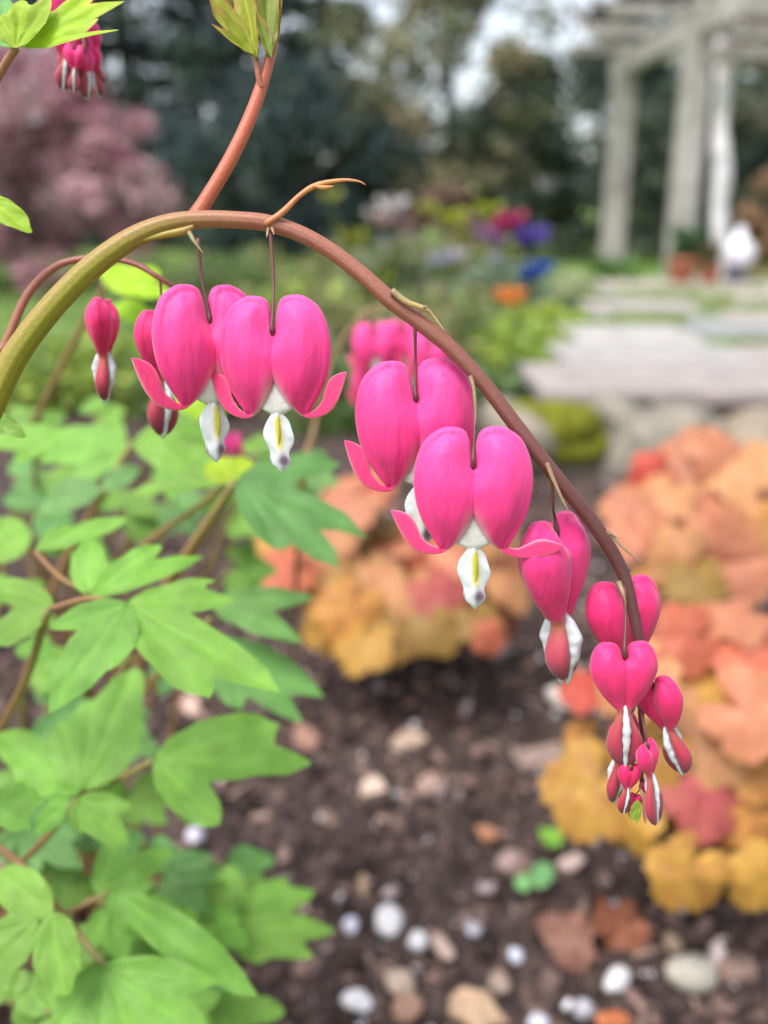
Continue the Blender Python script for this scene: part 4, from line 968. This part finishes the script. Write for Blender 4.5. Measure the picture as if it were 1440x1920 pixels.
# ================================================================== POTS, GLOBE
def lathe(name, c, prof, mat, parent, m=24):
    V = np.array([(c[0] + r * math.cos(a), c[1] + r * math.sin(a), c[2] + z) for r, z in prof for a in np.linspace(0, 2 * math.pi, m, endpoint=False)])
    return mk(name, V, grid_faces(len(prof), m), mat, parent)
def pot(label, px, py, wpx, col, seed):
    g = G(px, py, PZ); d = (g - CAM) @ FWD; r = wpx / F * d / 2
    t = tag(empty('potted_plant', g), label, 'potted plant', 'terracotta pots at the pergola foot')
    lathe('pot', g, [(r * .62, 0), (r * .7, r * .3), (r * .92, r * 1.3), (r * 1.0, r * 1.32), (r * 1.02, r * 1.7), (r * .93, r * 1.72), (r * .88, r * 1.45), (r * .1, r * 1.42)], M['terracotta'], t)
    v, f, c = leafcloud([g + np.array([random.uniform(-.6, .6) * r, random.uniform(-.6, .6) * r, r * random.uniform(1.6, 3.4)]) for _ in range(14)], r * .5, 40, r * .35, [col, np.array(col) * .7, np.array(col) * 1.3], seed=seed, upbias=.6)
    mk('foliage', v, f, M['foliage'], t, c, smooth=False)
    tube('stem', [g + np.array([0, 0, r * 1.3]), g + np.array([.01, 0, r * 2.4])], [r * .08, r * .04], M['bark'], t, 6, 6)
pot('larger terracotta pot with a leafy plant by the near pergola post', 1276, 532, 56, (.07, .14, .05), 1)
pot('smaller terracotta pot with sparse pinkish plant beside the larger pot', 1328, 534, 42, (.2, .16, .08), 2)
g = G(1378, 528, PZ); d = (g - CAM) @ FWD; u = d / F
t = tag(empty('garden_globe', g), 'white round garden globe on a dark iron foot', 'ornament')
lathe('foot', g, [(u * 20, 0), (u * 22, u * 6), (u * 17, u * 14), (u * 19, u * 26)], M['dark'], t)
prof = [(u * 30 * math.sin(a), u * 50 - u * 30 * math.cos(a)) for a in np.linspace(.35, 2.6, 14)] + [(u * 10, u * 84), (u * 8, u * 96), (u * 2, u * 100)]
lathe('globe', g, prof, M['white'], t)

# ================================================================== TREES
def tree(name, label, px, d, h, width, cols, seed, n_clump=70, n_each=110, leaf_s=.09, kind='conifer', group=None, skirt=.05, trunk_r=.12, clump_r=None, top=1.0):
    r = np.random.default_rng(seed)
    base = np.array([(px - 720) / F * d, d, -.05])
    base[0] = (px - 720) / F * d
    t = tag(empty(name, base), label, 'tree', group)
    lean = r.normal(0, .05, 2)
    axis = lambda q: base + np.array([lean[0] * q * h, lean[1] * q * h, q * h])
    tube('trunk', [axis(0), axis(.25), axis(.55), axis(.9)], [trunk_r, trunk_r * .8, trunk_r * .5, trunk_r * .12], M['bark'], t, 18, 10, lump=.06)
    cen = []
    for i in range(n_clump):
        q = skirt + (1 - skirt) * r.random() ** (1.2 if kind == 'conifer' else .9)
        rad = width * ((1.02 - q) ** .8 if kind == 'conifer' else math.sin(math.pi * min(1, .18 + .8 * q)) ** .6)
        a = r.uniform(0, 2 * math.pi); rho = rad * r.random() ** .5
        c = axis(q) + np.array([rho * math.cos(a), rho * math.sin(a), -.12 * rho if kind == 'conifer' else 0])
        cen.append(c)
    cen = np.array(cen)
    v, f, c = leafcloud(cen, (clump_r or width * .28) * r.uniform(.6, 1.2, n_clump), n_each, leaf_s, cols, seed=seed, flat=.6, shape=(1, 1, .55 if kind == 'conifer' else .75))
    cr = mk('crown', v, f, M['foliage'], t, c, smooth=False)
    for i in range(0, n_clump, 6):
        if cen[i][2] - base[2] > .8 * h: continue
        q0 = max(.03, min(.80, (cen[i][2] - base[2]) / h - .03)); p0 = axis(q0)
        a, b = tube_geo([p0, (p0 + cen[i]) / 2 + np.array([0, 0, .05]), cen[i]], [trunk_r * .3, trunk_r * .18, .008], 6, 5)
        mk('limb', a, b, M['bark'], t)
    return t

DK = [(.055, .088, .086), (.066, .105, .098), (.085, .12, .098), (.046, .07, .078)]
DG = [(.066, .095, .066), (.09, .12, .075), (.05, .075, .062)]
OLV = [(.27, .26, .15), (.2, .21, .12), (.33, .28, .16), (.16, .18, .11)]
CG = 'conifers behind the garden'
for i, a in enumerate([
    ('dark conifer rising behind the pink maple', -60, 14.5, 7.0, 1.6, DK), ('dark blue-green conifer standing beside the gap over the pink maple', 150, 15.5, 7.5, 1.45, DK), ('thin dark conifer showing sky through it beyond the pink maple', 305, 16.0, 9.0, 1.35, DK), ('tall dark conifer filling the sky gap over the maple', 225, 18.5, 10.0, 1.7, DK), ('tall blackish conifer filling the gap beyond the leaf bud stalk', 385, 19.5, 10.0, 1.6, DK), ('dense dark conifer standing right behind the leaf bud stalk', 440, 15.0, 7.2, 1.5, DK),
    ('dark green conifer standing next to the olive tree', 660, 15.5, 6.8, 1.25, DG), ('blackish conifer standing behind the far pergola post', 1120, 17.0, 5.0, 1.5, DG), ('dark conifer standing behind the near pergola post', 1290, 15.0, 6.2, 1.7, DK), ('grey green conifer standing past the birch trunk', 1500, 13.5, 6.5, 1.7, DG)]):
    lab, px, d, h, wd, cl_ = a
    tree('conifer_tree', lab, px, d, h, wd, cl_, 20 + i, 95, 110, .10, 'conifer', CG, .02, .16)
tree('broadleaf_tree', 'olive gold broadleaf tree among the dark conifers', 850, 13.2, 4.3, 1.5, OLV, 41, 80, 100, .085, 'round', None, .12, .12)
tree('broadleaf_tree', 'low dark evergreen in front of the conifers, beside the olive tree', 980, 12.6, 2.3, 1.3, DG + [(.1, .11, .05)], 42, 60, 100, .08, 'round', None, .05, .09)
tree('broadleaf_tree', 'low blackish evergreen in front of the conifers, behind the arch', 560, 12.8, 2.2, 1.7, DK, 43, 70, 100, .085, 'round', None, .03, .09)
tree('broadleaf_tree', 'low dark evergreen beside the pergola posts', 1240, 12.5, 2.0, 1.6, DG, 44, 60, 90, .085, 'round', None, .03, .09)
tree('broadleaf_tree', 'loose sage green tree behind the birch trunk', 1430, 11.5, 3.2, 1.0, [(.16, .17, .11), (.12, .13, .08), (.2, .19, .14)], 45, 40, 60, .07, 'round', None, .1, .07)
tree('japanese_maple', 'dusky pink lace-leaf maple spreading on the lawn', 60, 8.2, 1.95, 1.35, [(.50, .26, .32), (.58, .34, .39), (.42, .2, .25), (.52, .35, .39), (.36, .22, .24)], 46, 120, 130, .05, 'round', None, .1, .07, clump_r=.26)
tree('shrub', 'pinkish brown bare shrub behind the perennial bed', 835, 9.5, .80, .42, [(.24, .14, .11), (.3, .19, .15), (.2, .13, .09)], 47, 40, 50, .05, 'round', None, .05, .03)
tree('shrub', 'tan leaved shrub past the white globe', 1450, 7.6, 1.0, .4, [(.45, .26, .15), (.5, .33, .2), (.3, .18, .1)], 48, 40, 60, .05, 'round', None, .03, .03)
for o in scene.objects:
    if o.name.startswith('shrub') and 'category' in o: o['category'] = 'shrub'
# birch beside the pergola
g = G(1338, 505, 0.0); db_ = 8.6
b0 = np.array([(1345 - 720) / F * db_, db_ , -.05])
t = tag(empty('birch_tree', b0), 'slender white birch trunk beside the near pergola post', 'tree')
bz = lambda px, py: P(px, py, (b0 - CAM) @ FWD)
tube('trunk', [b0, bz(1350, 440), bz(1349, 380), bz(1354, 320), bz(1350, 240), bz(1356, 160), bz(1350, 60), bz(1356, -80), bz(1350, -260)], [.09, .08, .075, .085, .07, .075, .06, .05, .03], M['birch'], t, 60, 12, lump=.05)
tube('branch', [bz(1352, 205), bz(1366, 150), bz(1376, 90), bz(1400, 20)], [.03, .028, .02, .012], M['birch'], t, 16, 8)
tube('branch', [bz(1354, 100), bz(1330, 50), bz(1310, -20)], [.026, .022, .012], M['birch'], t, 16, 8)
v, f, c = leafcloud([bz(random.uniform(1290, 1440), random.uniform(-250, 130)) + rng.normal(0, .2, 3) for _ in range(30)], .25, 40, .05, [(.24, .24, .12), (.3, .26, .17), (.2, .2, .14)], seed=9)
mk('crown', v, f, M['foliage'], t, c, smooth=False)

# ================================================================== PERENNIAL BED AND LAWN
def blades(base, n, h, wd, cols, seed, width=.012, lean=.35, round_=False):
    """upright leaves fanned out from base, each a bent strip of two quads"""
    r = np.random.default_rng(seed); a = r.uniform(0, 6.283, n); rho = wd * .5 * r.random(n) ** .5
    p0 = base + np.c_[rho * np.cos(a), rho * np.sin(a), np.zeros(n)]
    hh = h * r.uniform(.5, 1.1, n); ln = lean * r.uniform(.2, 1.4, n)
    dx = np.c_[np.cos(a), np.sin(a), np.zeros(n)]
    p1 = p0 + np.c_[np.zeros(n), np.zeros(n), hh * .6] + dx * (hh * ln * .35)[:, None]
    p2 = p0 + np.c_[np.zeros(n), np.zeros(n), hh * (1 - .25 * ln)] + dx * (hh * ln)[:, None]
    s = np.c_[-np.sin(a + .6), np.cos(a + .6), np.zeros(n)] * (width * r.uniform(.6, 1.3, n))[:, None]
    V = np.stack([p0 - s * .5, p0 + s * .5, p1 + s, p1 - s, p2], 1).reshape(-1, 3)
    k = 5 * np.arange(n)[:, None]
    f = [tuple(q) for q in np.hstack([k, k + 1, k + 2, k + 3])] + [tuple(q) for q in np.hstack([k + 3, k + 2, k + 4])]
    pal = np.asarray(cols); C = np.repeat(pal[r.integers(0, len(pal), n)] * r.uniform(.75, 1.25, (n, 1)), 5, 0)
    return V, f, C
def flower_head(parent, c, r, col, seed, name='flower'):
    rs = np.random.default_rng(seed); V, f, C = [], [], []
    for i in range(7):
        a = i * 6.283 / 7 + rs.uniform(-.2, .2); u = np.array([math.cos(a), math.sin(a), 0]); s = np.array([-u[1], u[0], 0]); z = np.array([0, 0, 1.])
        k = len(V)
        V += [c, c + u * r * .5 + s * r * .4 + z * r * .25, c + u * r * 1.0 + s * r * .3 + z * r * .8, c + u * r * .95 + z * r * 1.15, c + u * r * 1.0 - s * r * .3 + z * r * .8, c + u * r * .5 - s * r * .4 + z * r * .25]
        f += [(k, k + 1, k + 2, k + 3), (k, k + 3, k + 4, k + 5)]
        C += [np.asarray(col) * rs.uniform(.8, 1.2)] * 6
    return mk(name, V, f, M['foliage'], parent, C)
def perennial(name, label, px, py, h, wd, cols, heads=(), n=160, z=0., width=.014, seed=0, group=None, lean=.4, mound=True):
    g = G(px, py, z); g[2] = z - .03
    t = tag(empty(name, g), label, 'plant', group)
    v, f, c = blades(g, n, h, wd, cols, seed, width, lean)
    mk('leafage', v, f, M['foliage'], t, c, smooth=False)
    if mound:
        cen = [g + np.array([rng.uniform(-.5, .5) * wd, rng.uniform(-.5, .5) * wd, rng.uniform(.25, .9) * h]) for _ in range(24)]
        v, f, c = leafcloud(cen, wd * .24, 60, width * 2.8, cols, seed=seed)
        mk('foliage', v, f, M['foliage'], t, c, smooth=False)
    for i, (hx, hy, hr, hc) in enumerate(heads):
        dpt = (g - CAM) @ FWD + .03 * (i % 3 - 1); c = P(hx, hy, dpt)
        hd = flower_head(t, c, 1.3 * hr / F * dpt, hc, seed + i)
        tube('flower_stalk', [g, (g + c) / 2 + np.array([.01, 0, .04]), c], [.005, .004, .003], M['stem'], hd, 10, 6, cols=[(.12, .2, .05), (.14, .22, .06)])
    return t
PG = 'perennials in the far bed'
LM = [(.34, .46, .08), (.28, .40, .08), (.40, .48, .1)]; MD = [(.15, .24, .08), (.2, .29, .09), (.12, .19, .08)]; SG = [(.27, .35, .24), (.22, .31, .2), (.3, .36, .26)]; OL = [(.28, .29, .12), (.23, .25, .1), (.31, .28, .15)]; CRM = [(.5, .52, .32), (.42, .46, .26)]
MAG = (.55, .05, .17); LIL = (.42, .22, .5); VIO = (.17, .11, .5); BLU = (.03, .08, .42); ORG = (.85, .28, .06); WHT = (.7, .66, .66); LAV = (.5, .48, .62); PKW = (.65, .42, .42)
perennial('tulip_clump', 'perennials with magenta and lilac blooms at the far end of the bed', 935, 600, .38, .34, SG, [(955, 428, 22, MAG), (938, 440, 18, MAG), (912, 456, 22, LIL), (930, 462, 16, LIL), (900, 444, 12, (.5, .25, .45))], seed=1, group=PG)
perennial('tulip_clump', 'perennials with a violet blue bloom beside the magenta ones', 985, 600, .26, .24, SG, [(996, 458, 24, VIO), (978, 466, 16, VIO), (1010, 462, 12, (.22, .14, .5))], seed=2, group=PG)
perennial('tulip_clump', 'plants with deep blue blooms in front of the violet one', 1006, 620, .18, .2, SG, [(1004, 522, 22, BLU), (1020, 514, 15, BLU), (990, 530, 14, BLU)], seed=3, group=PG)
perennial('tulip_clump', 'low plant with a single orange bloom', 952, 660, .16, .2, SG + MD, [(954, 572, 22, ORG)], seed=4, group=PG)
perennial('perennial', 'tall plant with whitish pink flower heads behind the arch', 725, 600, .50, .40, OL + SG, [(735, 400, 22, WHT), (715, 425, 20, PKW), (750, 430, 16, PKW), (700, 412, 14, WHT), (730, 470, 18, LAV), (760, 455, 12, LAV)], seed=5, group=PG)
perennial('perennial', 'plant with pale lavender blooms beside the whitish pink heads', 835, 610, .26, .36, SG + OL, [(838, 494, 18, LAV), (815, 500, 14, LAV), (860, 488, 14, WHT), (930, 490, 10, LAV)], seed=6, group=PG)
perennial('perennial', 'tall plant topped with lime leaf tufts', 860, 590, .5, .5, OL + LM, [(846, 424, 22, (.42, .5, .05)), (915, 408, 20, (.42, .5, .05)), (800, 400, 14, (.4, .45, .08)), (870, 445, 14, (.4, .48, .06))], seed=7, group=PG)
perennial('perennial', 'olive green plant with yellowish tips behind the arch stem', 660, 600, .44, .42, OL + LM, [(660, 460, 20, (.42, .44, .06)), (620, 378, 16, (.36, .38, .1)), (690, 480, 14, (.4, .42, .08))], seed=8, group=PG)
for i, (lab, px, py, h, wd, cl_, n) in enumerate([
    ('lime groundcover mound spilling towards the patio corner', 960, 700, .16, .42, LM, 260), ('bright lime mound next to the paving', 1060, 660, .17, .34, LM, 240), ('lime yellow plant rising behind the lime mound', 1010, 640, .2, .26, [(.4, .46, .05), (.34, .42, .06)], 180),
    ('dark green rounded mound beside the paving', 1085, 610, .16, .26, MD, 220), ('pale cream leaved plant by the paving corner', 1085, 572, .2, .34, CRM, 240), ('soft green mound under the orange bloom', 880, 690, .2, .4, LM + MD, 240),
    ('sage green filler plant in the middle of the bed', 790, 690, .34, .5, OL + MD, 300), ('olive stemmed plant under the arch', 690, 720, .34, .46, OL, 300), ('yellowish green plant below the arch centre', 580, 700, .36, .5, OL + LM, 300),
    ('olive green plant under the second heart', 520, 640, .44, .5, OL + MD, 300), ('dull green plant near the maple foot', 420, 620, .42, .5, MD + OL, 300), ('dark green plant at the lawn edge', 330, 600, .36, .5, MD, 260),
    ('green plant behind the narrow side bud', 240, 740, .2, .42, MD + LM, 240), ('light green plant beyond the leaf clump', 100, 760, .2, .46, LM + MD, 240), ('fresh green plant beyond the left hearts', 380, 760, .22, .42, MD + LM, 240), ('mid green plant behind the large heart', 640, 800, .22, .4, MD, 240),
    ('dark low plant at the patio corner', 900, 740, .1, .3, MD, 200)]):
    perennial('perennial', lab, px, py, h, wd, cl_, (), n, seed=60 + i, group=PG, width=.012)
perennial('grass_tuft', 'upright green tuft at the far pergola post foot', 1150, 522, .20, .25, [(.1, .2, .06), (.14, .26, .07)], (), 160, z=PZ - .02, seed=90, mound=False)
perennial('grass_tuft', 'bright green tuft between the pots and the far post', 1195, 528, .10, .5, [(.16, .3, .05), (.2, .36, .08)], (), 200, z=PZ - .02, seed=91, mound=False)
perennial('grass_tuft', 'bright green grass tuft past the white globe', 1425, 530, .10, .5, [(.16, .3, .05), (.2, .36, .08)], (), 200, z=PZ - .02, seed=92, mound=False)

# lawn grass
n = 26000; r = np.random.default_rng(77)
gx = r.uniform(-5, 7, n); gy = 4.2 + 8 * r.random(n) ** 1.3
keep = ~((gx > .4) & (gy < 6.7)); gx, gy = gx[keep], gy[keep]; n = len(gx)
hh = r.uniform(.02, .07, n); V = np.zeros((n, 3, 3)); wv = .008
V[:, 0] = np.c_[gx - wv, gy, np.full(n, -.05)]; V[:, 1] = np.c_[gx + wv, gy, np.full(n, -.05)]; V[:, 2] = np.c_[gx + r.normal(0, .02, n), gy + r.normal(0, .02, n), -.045 + hh]
C = np.repeat(np.array((.2, .32, .08)) * r.uniform(.6, 1.3, (n, 1)), 3, 0)
tag(mk('grass', V.reshape(-1, 3), np.arange(3 * n).reshape(n, 3), M['foliage'], cols=C, smooth=False, origin=(0, 6, -.05)), 'short green lawn grass behind the flower bed', 'grass', kind='stuff')
